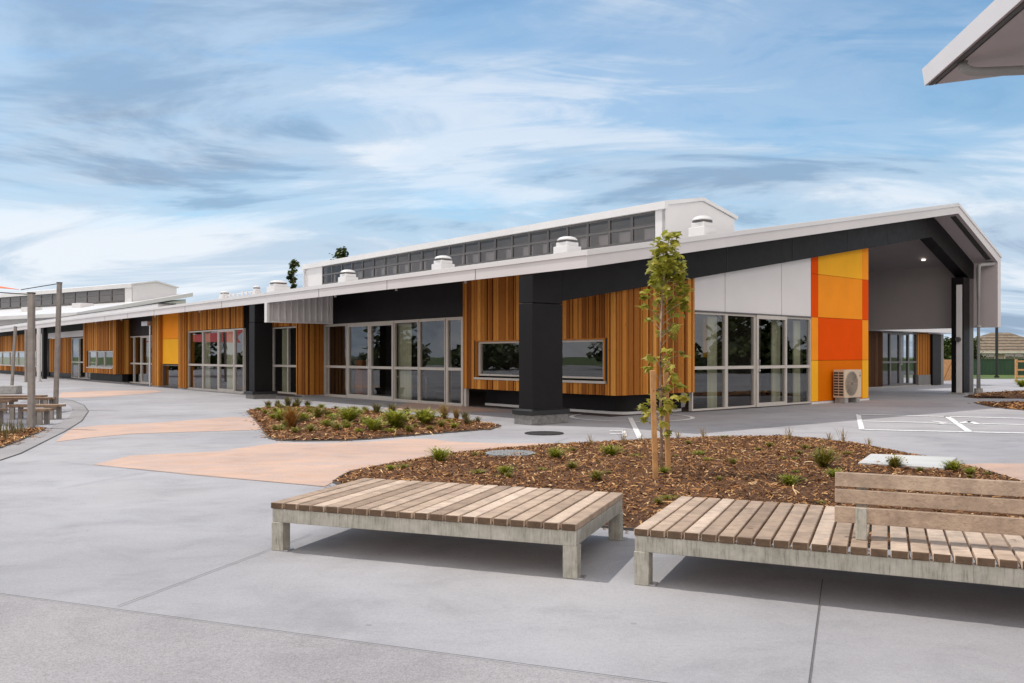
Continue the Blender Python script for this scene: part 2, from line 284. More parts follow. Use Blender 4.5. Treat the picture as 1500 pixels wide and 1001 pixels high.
# ------------------------------------------------------------------ mesh builder
class MB:
    def __init__(s): s.v = []; s.f = []; s.t = []
    def face(s, pts, tone=.5):
        i = len(s.v); s.v += [Vector(p) for p in pts]; s.f.append(tuple(range(i, i+len(pts)))); s.t.append(tone)
    def hexa(s, p, tone=.5):      # 4 bottom then 4 top
        i = len(s.v); s.v += [Vector(q) for q in p]
        for f in ((3,2,1,0), (4,5,6,7), (0,1,5,4), (1,2,6,5), (2,3,7,6), (3,0,4,7)):
            s.f.append(tuple(i+k for k in f)); s.t.append(tone)
    def front_tone(s, tone):      # re-tone the end-grain faces of the last box
        s.t[-4] = tone; s.t[-2] = tone
    def ab(s, a0, a1, b0, b1, z0, z1, tone=.5):
        s.hexa([A(a0,b0,z0), A(a1,b0,z0), A(a1,b1,z0), A(a0,b1,z0), A(a0,b0,z1), A(a1,b0,z1), A(a1,b1,z1), A(a0,b1,z1)], tone)
    def box(s, o, ux, uy, uz, tone=.5):   # corner + three edge vectors
        o, ux, uy, uz = map(Vector, (o, ux, uy, uz))
        s.hexa([o, o+ux, o+ux+uy, o+uy, o+uz, o+ux+uz, o+ux+uy+uz, o+uy+uz], tone)
    def prism(s, pts, d, tone=.5):        # polygon extruded by vector d (or list of end points)
        n = len(pts); i = len(s.v); q = [Vector(p) for p in pts]
        e = [p+Vector(d) for p in q] if not isinstance(d, list) else [Vector(p) for p in d]
        s.v += q + e
        s.f.append(tuple(i+k for k in reversed(range(n)))); s.t.append(tone)
        s.f.append(tuple(i+n+k for k in range(n))); s.t.append(tone)
        for k in range(n):
            k2 = (k+1) % n; s.f.append((i+k, i+k2, i+n+k2, i+n+k)); s.t.append(tone)
    def tube(s, pts, r, n=8, tone=.5, cap=True):
        pts = [Vector(p) for p in pts]; rs = r if isinstance(r, (list, tuple)) else [r]*len(pts)
        rings = []
        for k, p in enumerate(pts):
            d = (pts[min(k+1, len(pts)-1)] - pts[max(k-1, 0)]).normalized()
            x = d.cross(Vector((0, 0, 1)));
            if x.length < 1e-3: x = Vector((1, 0, 0))
            x.normalize(); y = d.cross(x)
            i = len(s.v); rings.append(i)
            s.v += [p + rs[k]*(math.cos(2*PI*j/n)*x + math.sin(2*PI*j/n)*y) for j in range(n)]
        for k in range(len(pts)-1):
            for j in range(n):
                j2 = (j+1) % n
                s.f.append((rings[k]+j, rings[k]+j2, rings[k+1]+j2, rings[k+1]+j)); s.t.append(tone)
        if cap:
            s.f.append(tuple(rings[0]+j for j in reversed(range(n)))); s.t.append(tone)
            s.f.append(tuple(rings[-1]+j for j in range(n))); s.t.append(tone)
    def disc(s, c, r, z0, z1, n=32, tone=.5):
        p = [Vector((c[0]+r*math.cos(2*PI*k/n), c[1]+r*math.sin(2*PI*k/n), z0)) for k in range(n)]
        s.prism(p, (0, 0, z1-z0), tone)
    def build(s, name, mat, parent=None, bevel=0, smooth=False, loc=None, recalc=True):
        off = Vector(parent['_o']) if parent is not None else (Vector(loc) if loc is not None else Vector((0, 0, 0)))
        me = bpy.data.meshes.new(name)
        bm = bmesh.new()
        vs = [bm.verts.new(v-off) for v in s.v]
        lay = bm.faces.layers.float.new('tone')
        for f, t in zip(s.f, s.t):
            try: fc = bm.faces.new([vs[k] for k in f])
            except ValueError: continue
            fc[lay] = t; fc.smooth = smooth
        if recalc: bmesh.ops.recalc_face_normals(bm, faces=bm.faces)
        if bevel:
            bmesh.ops.bevel(bm, geom=list(bm.edges), offset=bevel, segments=1, affect='EDGES', clamp_overlap=True)
        bm.to_mesh(me); bm.free()
        me.materials.append(M[mat])
        o = bpy.data.objects.new(name, me); C.objects.link(o)
        if parent is not None: o.parent = parent
        else: o.location = off
        o['_o'] = list(off)
        return o

def thing(name, loc, label, cat, group=None):
    o = bpy.data.objects.new(name, None); o.empty_display_size = .1; C.objects.link(o)
    o.location = loc; o['_o'] = list(loc); o['label'] = label; o['category'] = cat
    if group: o['group'] = group
    return o
def tag(o, label, cat, group=None, kind=None):
    o['label'] = label; o['category'] = cat
    if group: o['group'] = group
    if kind: o['kind'] = kind
    return o
def struct(o): o['kind'] = 'structure'; return o
def poly(name, pts, z, mat):
    m = MB(); m.face([(x, y, z) for x, y in pts]); return struct(m.build(name, mat))
def smooth_loop(pts, n=4):
    out = []; N = len(pts)
    for i in range(N):
        p0, p1, p2, p3 = (Vector(pts[(i+k) % N]) for k in (-1, 0, 1, 2))
        for k in range(n):
            t = k/n
            out.append(tuple(.5*((2*p1)+(p2-p0)*t+(2*p0-5*p1+4*p2-p3)*t*t+(3*p1-p0-3*p2+p3)*t**3)))
    return out

# ------------------------------------------------------------------ world, sun, camera
EL = math.radians(59); TX, TY = .94, -.342           # sunlight travels this way over the ground
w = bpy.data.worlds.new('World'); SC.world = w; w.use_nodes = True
t = w.node_tree; N = t.nodes; L = t.links; N.clear()
out = N.new('ShaderNodeOutputWorld')
sky = N.new('ShaderNodeTexSky'); sky.sky_type = 'NISHITA'; sky.sun_disc = False
sky.sun_elevation = EL; sky.sun_rotation = math.atan2(-TX, -TY); sky.air_density = 1.0; sky.dust_density = .6; sky.ozone_density = 1.2
bg1 = N.new('ShaderNodeBackground'); bg1.inputs['Strength'].default_value = .145; L.new(sky.outputs[0], bg1.inputs['Color'])
tc = N.new('ShaderNodeTexCoord')
sep = N.new('ShaderNodeSeparateXYZ'); L.new(tc.outputs['Generated'], sep.inputs[0])
def wm(op, a, b=0.):
    n = N.new('ShaderNodeMath'); n.operation = op
    for i, v in enumerate((a, b)):
        if isinstance(v, (int, float)): n.inputs[i].default_value = v
        else: L.new(v, n.inputs[i])
    return n.outputs[0]
zz = wm('ADD', wm('MAXIMUM', sep.outputs[2], 0.), .24)
cmb = N.new('ShaderNodeCombineXYZ'); L.new(wm('DIVIDE', sep.outputs[0], zz), cmb.inputs[0]); L.new(wm('DIVIDE', sep.outputs[1], zz), cmb.inputs[1])
def wnoise(scale, sx, sy, rot, detail, rough, dist, off):
    mp = N.new('ShaderNodeMapping'); mp.inputs['Rotation'].default_value = (0, 0, rot); mp.inputs['Scale'].default_value = (sx, sy, 1); mp.inputs['Location'].default_value = off
    L.new(cmb.outputs[0], mp.inputs['Vector'])
    n = N.new('ShaderNodeTexNoise'); n.inputs['Scale'].default_value = scale; n.inputs['Detail'].default_value = detail
    n.inputs['Roughness'].default_value = rough; n.inputs['Distortion'].default_value = dist
    L.new(mp.outputs[0], n.inputs['Vector']); return n.outputs['Fac']
def wramp(f, stops):
    r = N.new('ShaderNodeValToRGB'); e = r.color_ramp.elements
    while len(e) < len(stops): e.new(.5)
    for el, (p, c) in zip(e, stops): el.position = p; el.color = (*c, 1)
    r.color_ramp.interpolation = 'EASE'; L.new(f, r.inputs['Fac']); return r.outputs['Color']
tint = N.new('ShaderNodeMix'); tint.data_type = 'RGBA'; tint.blend_type = 'MULTIPLY'; tint.inputs[0].default_value = 1; L.new(sky.outputs[0], tint.inputs[6]); tint.inputs[7].default_value = SKYTINT; L.new(tint.outputs[2], bg1.inputs['Color'])
n1 = wnoise(1.05, .55, 1.2, .80, 9, .57, .9, (3.1, 1.7, 0))
n2 = wnoise(4.0, .5, 1.3, .95, 9, .60, 1.2, (.4, 5.2, 0))
n3 = wnoise(.42, 1, 1.2, .3, 3, .5, .2, (7.3, 2.2, 0))
dens = wm('ADD', wm('ADD', wm('MULTIPLY', n1, .58), wm('MULTIPLY', n2, .34)), wm('MULTIPLY', n3, .30))
hz = wramp(sep.outputs[2], [(.0, (.50,)*3), (.09, (.34,)*3), (.17, (.10,)*3), (.4, (0,)*3)])
cf = wramp(wm('ADD', dens, hz), [(.47, (.03,)*3), (.58, (.24,)*3), (.70, (.70,)*3), (.86, (.96,)*3)])
n4 = wnoise(1.5, .5, 1.4, .80, 9, .60, .9, (9.1, .3, 0))
ccol = wramp(n4, [(.34, (.33, .44, .60)), (.46, (.58, .71, .86)), (.60, (.90, .95, 1.02))])
# brightness added to the unseen sky overhead and behind the camera, filling shaded walls
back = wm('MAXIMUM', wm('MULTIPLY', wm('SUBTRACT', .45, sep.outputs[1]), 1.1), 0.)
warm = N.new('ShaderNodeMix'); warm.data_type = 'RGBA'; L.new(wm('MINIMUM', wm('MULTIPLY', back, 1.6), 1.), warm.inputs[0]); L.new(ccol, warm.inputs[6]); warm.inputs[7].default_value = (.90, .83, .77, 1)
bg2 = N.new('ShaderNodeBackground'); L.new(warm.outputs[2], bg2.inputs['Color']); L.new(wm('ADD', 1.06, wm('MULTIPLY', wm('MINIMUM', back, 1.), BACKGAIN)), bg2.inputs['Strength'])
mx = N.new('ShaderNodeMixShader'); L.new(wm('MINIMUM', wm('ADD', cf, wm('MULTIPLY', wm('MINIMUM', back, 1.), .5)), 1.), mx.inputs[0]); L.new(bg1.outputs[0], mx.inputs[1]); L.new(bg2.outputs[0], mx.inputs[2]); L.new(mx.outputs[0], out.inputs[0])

sl = bpy.data.lights.new('sun', 'SUN'); sl.energy = 3.1; sl.angle = math.radians(.6); sl.color = (1, .945, .87)
so = bpy.data.objects.new('sun', sl); C.objects.link(so)
so.rotation_euler = Vector((TX*math.cos(EL), TY*math.cos(EL), -math.sin(EL))).to_track_quat('-Z', 'Y').to_euler()
cam = bpy.data.cameras.new('camera'); cam.sensor_width = 36; cam.lens = 36*1243/1500; cam.shift_y = 20.5/1500; cam.clip_end = 2000; cam.clip_start = .05
co = bpy.data.objects.new('camera', cam); C.objects.link(co); co.location = (0, 0, 1.4); co.rotation_euler = (PI/2, 0, 0); SC.camera = co
SC.view_settings.view_transform = 'Standard'; SC.view_settings.look = 'None'; SC.view_settings.exposure = -0.15
SC.cycles.use_denoising = True; SC.cycles.max_bounces = 8; SC.cycles.transparent_max_bounces = 12

# ------------------------------------------------------------------ ground
m = MB(); m.face([(-600, -600, -.02), (600, -600, -.02), (600, 600, -.02), (-600, 600, -.02)]); struct(m.build('grass_field', 'grass'))
poly('paving', [(-95, -16), (38, -16), (60, 50.5), (40, 52), (28, 50.5), (22, 56), (-95, 110)], 0, 'concrete')
def bq(p, q): return (p*E1[0]+q*E2[0], p*E1[1]+q*E2[1])
poly('coarse_paving', [bq(-40, 3.64), bq(30, 3.58), bq(30, -8), bq(-40, -8)], .004, 'concrete_coarse')
for nm, P in (('sand_paving', SAND_A), ('sand_paving', SAND_B), ('sand_paving', SAND_C), ('sand_paving', SAND_D), ('sand_paving', SAND_E)):
    poly(nm, P, .004, 'concrete_sand')
poly('band_paving', SEATBAND, .005, 'concrete_band')
def strip(mb, p, q, wd, z, ext0=0, ext1=0):
    p, q = Vector((*p, z)), Vector((*q, z)); d = (q-p).normalized(); n_ = Vector((-d.y, d.x, 0))*wd/2
    p = p-d*ext0; q = q+d*ext1; mb.face([p-n_, q-n_, q+n_, p+n_])
jm = MB()
for J, e0, e1 in ((J1, 0, 0), (J3, 0, 4), (J4, 0, 0), (J5, 0, 0), (J6, 0, 0)): strip(jm, J[0], J[1], .0055, .009, e0, e1)
strip(jm, bq(-40, 3.64), bq(30, 3.58), .006, .010)
SB = SEATBAND[1:10]
for p, q in zip(SB, SB[1:]): strip(jm, p, q, .022, .010, .01, .01)
struct(jm.build('paving_joint', 'joint'))

# painted court lines
lm = MB()
for Ln, wd in ((C1, .10), (C2, .20), (C3, .17), (C4, .15), (C5, .15), (C6, .12), (L1, .10)): strip(lm, Ln[0], Ln[1], wd, .008)
cx, cy = CIRC[0]; R0 = 1.31
for k in range(64):
    a0, a1 = 2*PI*k/64, 2*PI*(k+1)/64
    lm.face([(cx+r*math.cos(a), cy+r*math.sin(a), .0085) for r, a in ((R0, a0), (R0+.10, a0), (R0+.10, a1), (R0, a1))])
for p, q in zip(N1, N1[1:]): strip(lm, p, q, .13, .008, .02, .02)
for p, q in zip(N2, N2[1:]): strip(lm, p, q, .13, .008, .02, .02)
strip(lm, H[0], H[1], .10, .008); strip(lm, ((H[0][0]+H[3][0])/2, 15.1), ((H[1][0]+H[2][0])/2, 15.1), .10, .008); strip(lm, H[1], H[2], .07, .008)
struct(lm.build('court_marking', 'line_paint'))

# mulch beds
def inside(p, P):
    c = False; j = len(P)-1
    for i in range(len(P)):
        if (P[i][1] > p[1]) != (P[j][1] > p[1]) and p[0] < (P[j][0]-P[i][0])*(p[1]-P[i][1])/(P[j][1]-P[i][1])+P[i][0]: c = not c
        j = i
    return c
def edge_dist(p, P):
    d = 1e9
    for i in range(len(P)):
        ax, ay = P[i-1]; bx, by = P[i]; vx, vy = bx-ax, by-ay; l = vx*vx+vy*vy
        if l < 1e-9: continue
        t_ = max(0, min(1, ((p[0]-ax)*vx+(p[1]-ay)*vy)/l)); d = min(d, math.hypot(p[0]-ax-t_*vx, p[1]-ay-t_*vy))
    return d
def mound(p, P, hmax): 
    d = edge_dist(p, P)
    return .012 + hmax*(1-math.exp(-d/.5)) + .012*min(1, d*4)*math.sin(p[0]*7.1+1)*math.sin(p[1]*6.3)
def bed(P, cell, hmax, nchip, size, seed, chipname):
    r = random.Random(seed)
    poly('mulch_bed', P, .010, 'mulch_ground')
    xs = [p[0] for p in P]; ys = [p[1] for p in P]
    m = MB(); H_ = {}
    nx = int((max(xs)-min(xs))/cell)+2; ny = int((max(ys)-min(ys))/cell)+2
    vid = {}
    def vz(i, j):
        if (i, j) in vid: return vid[i, j]
        p = (min(xs)+i*cell, min(ys)+j*cell)
        if not inside(p, P): vid[i, j] = None; return None
        m.v.append(Vector((p[0], p[1], mound(p, P, hmax)))); vid[i, j] = len(m.v)-1; return vid[i, j]
    for i in range(nx):
        for j in range(ny):
            q = [vz(i, j), vz(i+1, j), vz(i+1, j+1), vz(i, j+1)]
            if None not in q: m.f.append(tuple(q)); m.t.append(.5)
    struct(m.build('mulch_bed', 'mulch_ground', smooth=True))
    ch = MB(); k = 0
    while k < nchip:
        p = (r.uniform(min(xs), max(xs)), r.uniform(min(ys), max(ys)))
        out_ = not inside(p, P)
        if out_ and (edge_dist(p, P) > .03+.22*r.random()**3 or r.random() > .35): continue
        if r.random() > min(1, (12/max(4, p[1]))**1.2): continue
        k += 1
        z = .006 if out_ else mound(p, P, hmax) + r.uniform(.0, .018)
        L_ = size*r.choice((.5, .8, 1., 1.5, 2.3))*r.uniform(.7, 1.2); W_ = size*r.uniform(.14, .42); a = r.uniform(0, PI*2); ti = r.uniform(-.5, .5)*(0 if out_ else 1); ro = r.uniform(-.7, .7)*(0 if out_ else 1)
        d = Vector((math.cos(a)*math.cos(ti), math.sin(a)*math.cos(ti), math.sin(ti)))
        s_ = Vector((-math.sin(a)*math.cos(ro), math.cos(a)*math.cos(ro), math.sin(ro)))
        c = Vector((p[0], p[1], z)); up = Vector((0, 0, size*.08))
        tn = min(1, max(0, r.gauss(.45, .3)))
        ch.face([c-d*L_/2-s_*W_/2, c-s_*W_/2*r.uniform(.9, 1.3)+up, c+d*L_/2-s_*W_*.3, c+d*L_/2+s_*W_*.4, c+s_*W_/2+up, c-d*L_/2+s_*W_/2], tn)
    o = ch.build(chipname, 'mulch_chip', recalc=False); o['kind'] = 'stuff'
    o['label'] = {'front_bark_chips': 'loose brown bark chips covering the front planting bed', 'island_bark_chips': 'bark chips covering the small island planting bed', 'side_bark_chips': 'bark chips in the bed beside the picnic benches', 'far_bark_chips': 'bark chips in the bed by the gable downpipe', 'strip_bark_chips': 'bark chips in the strip bed right of the painted court'}[chipname]; o['category'] = 'bark mulch'
    # thin edging
    eg = MB()
    for p, q in zip(P, P[1:]+P[:1]):
        p_, q_ = Vector((*p, 0)), Vector((*q, 0)); d = q_-p_
        if d.length < 1e-4: continue
        n_ = Vector((-d.y, d.x, 0)).normalized()*.008
        eg.hexa([p_-n_, q_-n_, q_+n_, p_+n_]+[v+Vector((0, 0, .022)) for v in (p_-n_, q_-n_, q_+n_, p_+n_)])
    struct(eg.build('kerb', 'joint'))
FRONT = FRONTBED
bed(FRONT, .09, .075, 30000, .042, 3, 'front_bark_chips')
bed(ISLAND, .12, .10, 9000, .06, 4, 'island_bark_chips')
bed(LEFTBED, .15, .04, 2500, .06, 5, 'side_bark_chips')
bed(BEDR1, .3, .12, 1500, .09, 6, 'far_bark_chips')
bed(BEDR2, .3, .06, 1500, .09, 7, 'strip_bark_chips')

# ------------------------------------------------------------------ building helpers
SL = .1687
def zs(b): return 3.05 + SL*(b-11.35) if b <= 29.67 else 6.14 - .385*(b-29.67)     # soffit
def zr(b): return 3.36 + .1692*(b-11.35) if b <= 29.67 else 6.46 - .40*(b-29.67)    # roof top
def FA(bv):  return lambda s, d, z: A(s, bv-d, z)      # facade facing the court: s runs along it, d outward
def GA(av):  return lambda s, d, z: A(av-d, s, z)      # gable facing the court
def fbox(mb, F, s0, s1, d0, d1, z0, z1, tone=.5):
    mb.hexa([F(s0,d0,z0), F(s1,d0,z0), F(s1,d1,z0), F(s0,d1,z0), F(s0,d0,z1), F(s1,d0,z1), F(s1,d1,z1), F(s0,d1,z1)], tone)
def glaze(parent, F, s0, s1, z0, z1, mid=None, door=None, mat='aluminium', fw=.035, name=None, glass='glass', depth=.10, split=None):
    """one framed bay; door = 'hi' or 'lo' puts a handle on that side"""
    st = .085 if door else fw
    f = MB()
    fbox(f, F, s0, s0+st, -.05, depth-.05, z0, z1); fbox(f, F, s1-st, s1, -.05, depth-.05, z0, z1)
    bt = .10 if door else .045
    fbox(f, F, s0+st, s1-st, -.047, depth-.053, z0, z0+bt); fbox(f, F, s0+st, s1-st, -.047, depth-.053, z1-(.10 if door else .05), z1)
    if mid is not None: fbox(f, F, s0+st, s1-st, -.044, depth-.056, mid-.04, mid+.04)
    if split is not None: fbox(f, F, split-.012, split+.012, -.04, depth-.06, z0+bt, z1-.05)
    o = f.build(name or ('door' if door else 'window'), mat, parent)
    g = MB(); g.face([F(s0+st*.8, .0, z0+bt*.8), F(s1-st*.8, .0, z0+bt*.8), F(s1-st*.8, .0, z1-.03), F(s0+st*.8, .0, z1-.03)])
    g.build('pane', glass, o)
    if door:
        s = s0+st*.5 if door == 'lo' else s1-st*.5
        h = MB(); d_ = depth-.05
        h.tube([F(s, d_, .98), F(s, d_+.06, .98), F(s, d_+.06, 1.28), F(s, d_, 1.28)], .013, 6)
        h.build('handle', 'bright_steel', o)
    return o
def clad(mb, F, s0, s1, z0, ztop, holes=(), thick=.0, wid=(.06, .09, .13, .16), seed=1, gap=.02):
    r = random.Random(seed); s = s0
    while s < s1-.03:
        wd = r.choice(wid); e = min(s1, s+wd); pr = r.choice((.0, .010, .028)) + thick
        tn = r.choice((r.uniform(.0, .3), r.uniform(.3, .75), r.uniform(.4, 1.)))
        segs = [(z0, None)]
        for (h0, h1, y0, y1) in holes:
            if s+gap/2 < h1 and e-gap/2 > h0: segs = [(z0, y0), (y1, None)]
        for a_, b_ in segs:
            zt0 = ztop(s) if b_ is None else b_; zt1 = ztop(e) if b_ is None else b_
            x0, x1 = s+gap/2, e-gap/2
            mb.hexa([F(x0,0,a_), F(x1,0,a_), F(x1,.02+pr,a_), F(x0,.02+pr,a_), F(x0,0,zt0), F(x1,0,zt1), F(x1,.02+pr,zt1), F(x0,.02+pr,zt0)], tn)
        s = e

# ------------------------------------------------------------------ gable hall (right block)
o0 = A(13, 14, 0)
GH = thing('school_building', o0, 'white roofed school building with black gable frame, cedar boards and orange panel wall', 'building')
# roof shell: outer white skin and verge, skewed front edge
V = [(11.35, 11.2), (29.67, 11.95), (33.3, 11.95)]                       # (b, a of the front edge)
outer = [(11.35, 3.36, 11.2), (29.67, 6.46, 11.95), (33.3, 5.0, 11.95), (33.3, 2.42, 11.95)]
inner = [(11.35, 3.05, 11.2), (29.67, 6.14, 11.95), (33.02, 4.76, 11.95), (33.02, 2.42, 11.95)]
def shell(mb, fa_, out_, inn, aback):
    for k in range(len(out_)-1):
        o1, o2, i1, i2 = out_[k], out_[k+1], inn[k], inn[k+1]
        mb.face([A(o1[2], o1[0], o1[1]), A(o2[2], o2[0], o2[1]), A(aback, o2[0], o2[1]), A(aback, o1[0], o1[1])])
    mb = fa_
    for k in range(len(out_)-1):
        o1, o2, i1, i2 = out_[k], out_[k+1], inn[k], inn[k+1]
        mb.face([A(o1[2], o1[0], o1[1]), A(o2[2], o2[0], o2[1]), A(i2[2], i2[0], i2[1]), A(i1[2], i1[0], i1[1])])
    o1, i1 = out_[0], inn[0]
    mb.face([A(o1[2], o1[0], o1[1]), A(aback, o1[0], o1[1]), A(aback, i1[0], i1[1]), A(i1[2], i1[0], i1[1])])
    o1, i1 = out_[-1], inn[-1]
    mb.face([A(o1[2], o1[0], o1[1]), A(aback, o1[0], o1[1]), A(aback, i1[0], i1[1]), A(i1[2], i1[0], i1[1])])
m = MB(); fa = MB(); shell(m, fa, outer, inner, 25.3); roof = m.build('roof', 'white_roof', GH, recalc=False); fa.build('fascia', 'fascia_grey', roof, recalc=False)
m = MB()                                                                   # lapped metal capping along the verge and eave
m.hexa([A(11.17,11.32,3.27), A(11.92,29.67,6.38), A(11.92,29.67,6.475), A(11.17,11.32,3.375), A(11.2,11.32,3.27), A(11.95,29.67,6.38), A(11.95,29.67,6.475), A(11.2,11.32,3.375)])
m.hexa([A(11.92,29.67,6.38), A(11.92,33.33,4.92), A(11.92,33.33,5.015), A(11.92,29.67,6.475), A(11.95,29.67,6.38), A(11.95,33.33,4.92), A(11.95,33.33,5.015), A(11.95,29.67,6.475)])
m.ab(11.2, 25.29, 11.325, 11.35, 3.28, 3.37)
m.build('roof_capping', 'white_metal', roof)
for a in (14.6, 18.2, 21.8):
    m = MB(); m.ab(a, a+.012, 11.344, 11.352, 3.055, 3.28); m.build('fascia_joint', 'aluminium_dark', roof)
rb = MB()
for k in range(56):                                                        # roof ribs
    a = 11.9+k*.24
    rb.hexa([A(a,11.4,zr(11.4)+.001), A(a+.03,11.4,zr(11.4)+.001), A(a+.03,29.6,zr(29.6)+.001), A(a,29.6,zr(29.6)+.001)]+[A(x,b,zr(b)+.03) for x, b in ((a,11.4),(a+.03,11.4),(a+.03,29.6),(a,29.6))])
rb.build('roof_rib', 'white_roof', roof)
m = MB()
for k in range(3):
    i1, i2 = inner[k], inner[k+1]
    m.face([A(i1[2], i1[0], i1[1]), A(i2[2], i2[0], i2[1]), A(25.3, i2[0], i2[1]), A(25.3, i1[0], i1[1])])
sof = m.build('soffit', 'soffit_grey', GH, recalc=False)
m = MB()                                                                   # perforated vent strip under the short slope
for k in range(34):
    t0 = k/34; b0 = 29.8+3.0*t0; b1 = b0+.062
    m.hexa([A(12.08,b0,6.14-.412*(b0-29.67)-.02), A(12.26,b0,6.14-.412*(b0-29.67)-.02), A(12.26,b1,6.14-.412*(b1-29.67)-.02), A(12.08,b1,6.14-.412*(b1-29.67)-.02)]+[A(x,b,6.14-.412*(b-29.67)-.004) for x, b in ((12.08,b0),(12.26,b0),(12.26,b1),(12.08,b1))])
m.build('vent_strip', 'dark_strip', sof)
# portal frame: beam, knee and far column as one black frame, front face a = 12.75
def fl(b): return 2.55 + .167*(b-12.31)
segs = [((11.364, 2.47), (12.2, 2.47), (12.2, zs(12.2)-.015), (11.364, zs(11.364)-.012)), ((12.2, fl(12.2)), (29.2, fl(29.2)), (29.2, zs(29.2)-.015), (12.2, zs(12.2)-.015)),
        ((29.2, fl(29.2)), (29.48, fl(29.48)), (32.55, 4.22), (32.55, 5.0), (29.67, 6.12), (29.2, zs(29.2)-.015)),
        ((32.55, 4.22), (33.0, 4.22), (33.0, 4.74), (32.55, 5.0))]
m = MB()
for sg in segs: m.prism([A(12.75, b, z) for b, z in sg], A(13.17, 0, 0)-A(12.75, 0, 0))
beam = m.build('portal_beam', 'black_panel', GH, bevel=.004)
for b in (14.9, 17.9, 20.9, 23.9, 26.4):
    m = MB(); m.ab(12.744, 12.752, b, b+.018, fl(b)+.01, zs(b)-.03); m.build('panel_seam', 'black_trim', beam)
# near pillar
m = MB(); m.ab(12.75, 13.17, 11.36, 12.2, .30, 2.46)
pil = m.build('pillar', 'black_panel', GH, bevel=.006)
m = MB(); m.ab(12.65, 13.27, 11.26, 12.32, .20, .295); m.ab(12.70, 13.22, 11.31, 12.26, .295, .31); m.build('cap', 'black_trim', pil, bevel=.01)
m = MB(); m.ab(12.68, 13.24, 11.29, 12.29, 0, .2); m.build('plinth', 'pier_base', pil, bevel=.008)
# far column with recessed grey web
m = MB(); m.ab(12.75, 13.17, 32.1, 32.62, .06, 4.218); m.ab(12.765, 13.16, 32.62, 33.0, .06, 4.218)
col = m.build('pillar', 'black_panel', GH)
m = MB(); m.ab(12.80, 12.99, 32.07, 32.1, .06, 3.95); m.build('web', 'seam_metal', col)
m = MB(); m.ab(12.758, 12.764, 32.64, 32.99, .06, 4.2); m.build('edge_panel', 'aluminium_dark', col)
m = MB(); m.ab(12.66, 13.26, 32.0, 33.06, 0, .055); m.build('plinth', 'foundation', col)
m = MB(); m.tube([A(12.9, 32.07, 1.98), A(12.9, 31.97, 1.98)], .09, 10); m.build('wall_lamp', 'aluminium_dark', col)

# gable wall: black backing, white panels, coloured panels
GW = GA(13.05)
m = MB()
m.prism([A(13.12, 16.86, 2.48), A(13.12, 25.73, 2.48), A(13.12, 25.73, zs(25.73)-.02), A(13.12, 16.86, zs(16.86)-.02)], A(.1, 0, 0)-A(0, 0, 0))
m.prism([A(13.12, 22.36, .06), A(13.12, 25.73, .06), A(13.12, 25.73, 2.48), A(13.12, 22.36, 2.48)], A(.1, 0, 0)-A(0, 0, 0))
m.ab(13.221, 17.0, 25.5, 25.72, .04, 5.0)
m.ab(16.9, 17.1, 25.72, 32.95, .0, 4.95)
m.build('wall', 'black_panel', GH)
for b0, b1 in ((16.87, 18.23), (18.25, 20.83), (20.85, 22.35)):
    m = MB(); m.prism([A(13.05, b0, 2.52), A(13.05, b1, 2.52), A(13.05, b1, fl(b1)+.12), A(13.05, b0, fl(b0)+.12)], A(.06, 0, 0)-A(0, 0, 0))
    m.build('white_panel', 'white_panel', GH, bevel=.003)
m = MB(); m.ab(13.0, 13.1, 16.87, 22.35, 2.485, 2.515); m.build('head_flashing', 'aluminium_dark', GH)
rows = [(.07, 1.255), (1.265, 2.505), (2.515, 3.755), (3.765, None)]
cols = [(22.37, 22.745, ('gold', 'orange_mid', 'orange_deep', 'orange_deep')), (22.755, 25.335, ('orange_low', 'orange_deep', 'orange_mid', 'gold')), (25.345, 25.725, ('gold', 'orange_mid', 'orange_deep', 'orange_mid'))]
WORD = {'gold': 'golden yellow cladding panel', 'orange_mid': 'light orange cladding panel', 'orange_deep': 'deep red orange cladding panel', 'orange_low': 'burnt orange cladding panel'}
for b0, b1, cs in cols:
    for (z0, z1), c in zip(rows, cs):
        m = MB()
        if z1 is None: m.prism([A(13.05, b0, z0), A(13.05, b1, z0), A(13.05, b1, fl(b1)+.12), A(13.05, b0, fl(b0)+.12)], A(.06, 0, 0)-A(0, 0, 0))
        else: m.ab(13.05, 13.11, b0, b1, z0, z1)
        p = m.build('colour_panel', c, GH, bevel=.003); p['label'] = WORD[c]
m = MB(); m.ab(13.03, 13.25, 22.36, 25.74, 0, .06); m.build('wall_base', 'white_metal', GH)
for s0, s1, dr in ((16.88, 18.29, None), (18.29, 19.60, 'x'), (19.60, 21.05, 'lo'), (21.05, 22.34, None)):
    if dr: glaze(GH, GA(13.10 if dr == 'x' else 13.06), s0, s1, .03, 2.48, 1.09, dr if dr == 'lo' else None, fw=.07)
    else: glaze(GH, GA(13.10), s0, s1, .03, 2.48, 1.09, fw=.045)
# cedar box with two windows
F = FA(14.08); holes = ((13.31, 15.30, .76, 1.80), (16.0, 18.08, .76, 1.80))
m = MB(); clad(m, F, 12.98, 18.65, .50, lambda s: zs(14.05)-.01, holes, seed=5)
clad(m, GA(12.98), 14.06, 16.84, .50, lambda s: fl(s)+.16, (), seed=8)
cl_ = m.build('timber_cladding', 'cedar', GH)
m = MB()
m.ab(13.005, 13.31, 14.085, 14.23, .52, zs(14.1)-.02); m.ab(15.30, 16.0, 14.085, 14.23, .52, zs(14.1)-.02); m.ab(18.08, 18.64, 14.085, 14.23, .52, zs(14.1)-.02)
m.ab(13.31, 18.08, 14.086, 14.23, .52, .75); m.ab(13.31, 18.08, 14.086, 14.23, 1.82, zs(14.1)-.02)
m.ab(13.006, 13.15, 14.23, 16.84, .52, fl(14.23)+.14)
m.build('cladding_backing', 'black_trim', cl_)
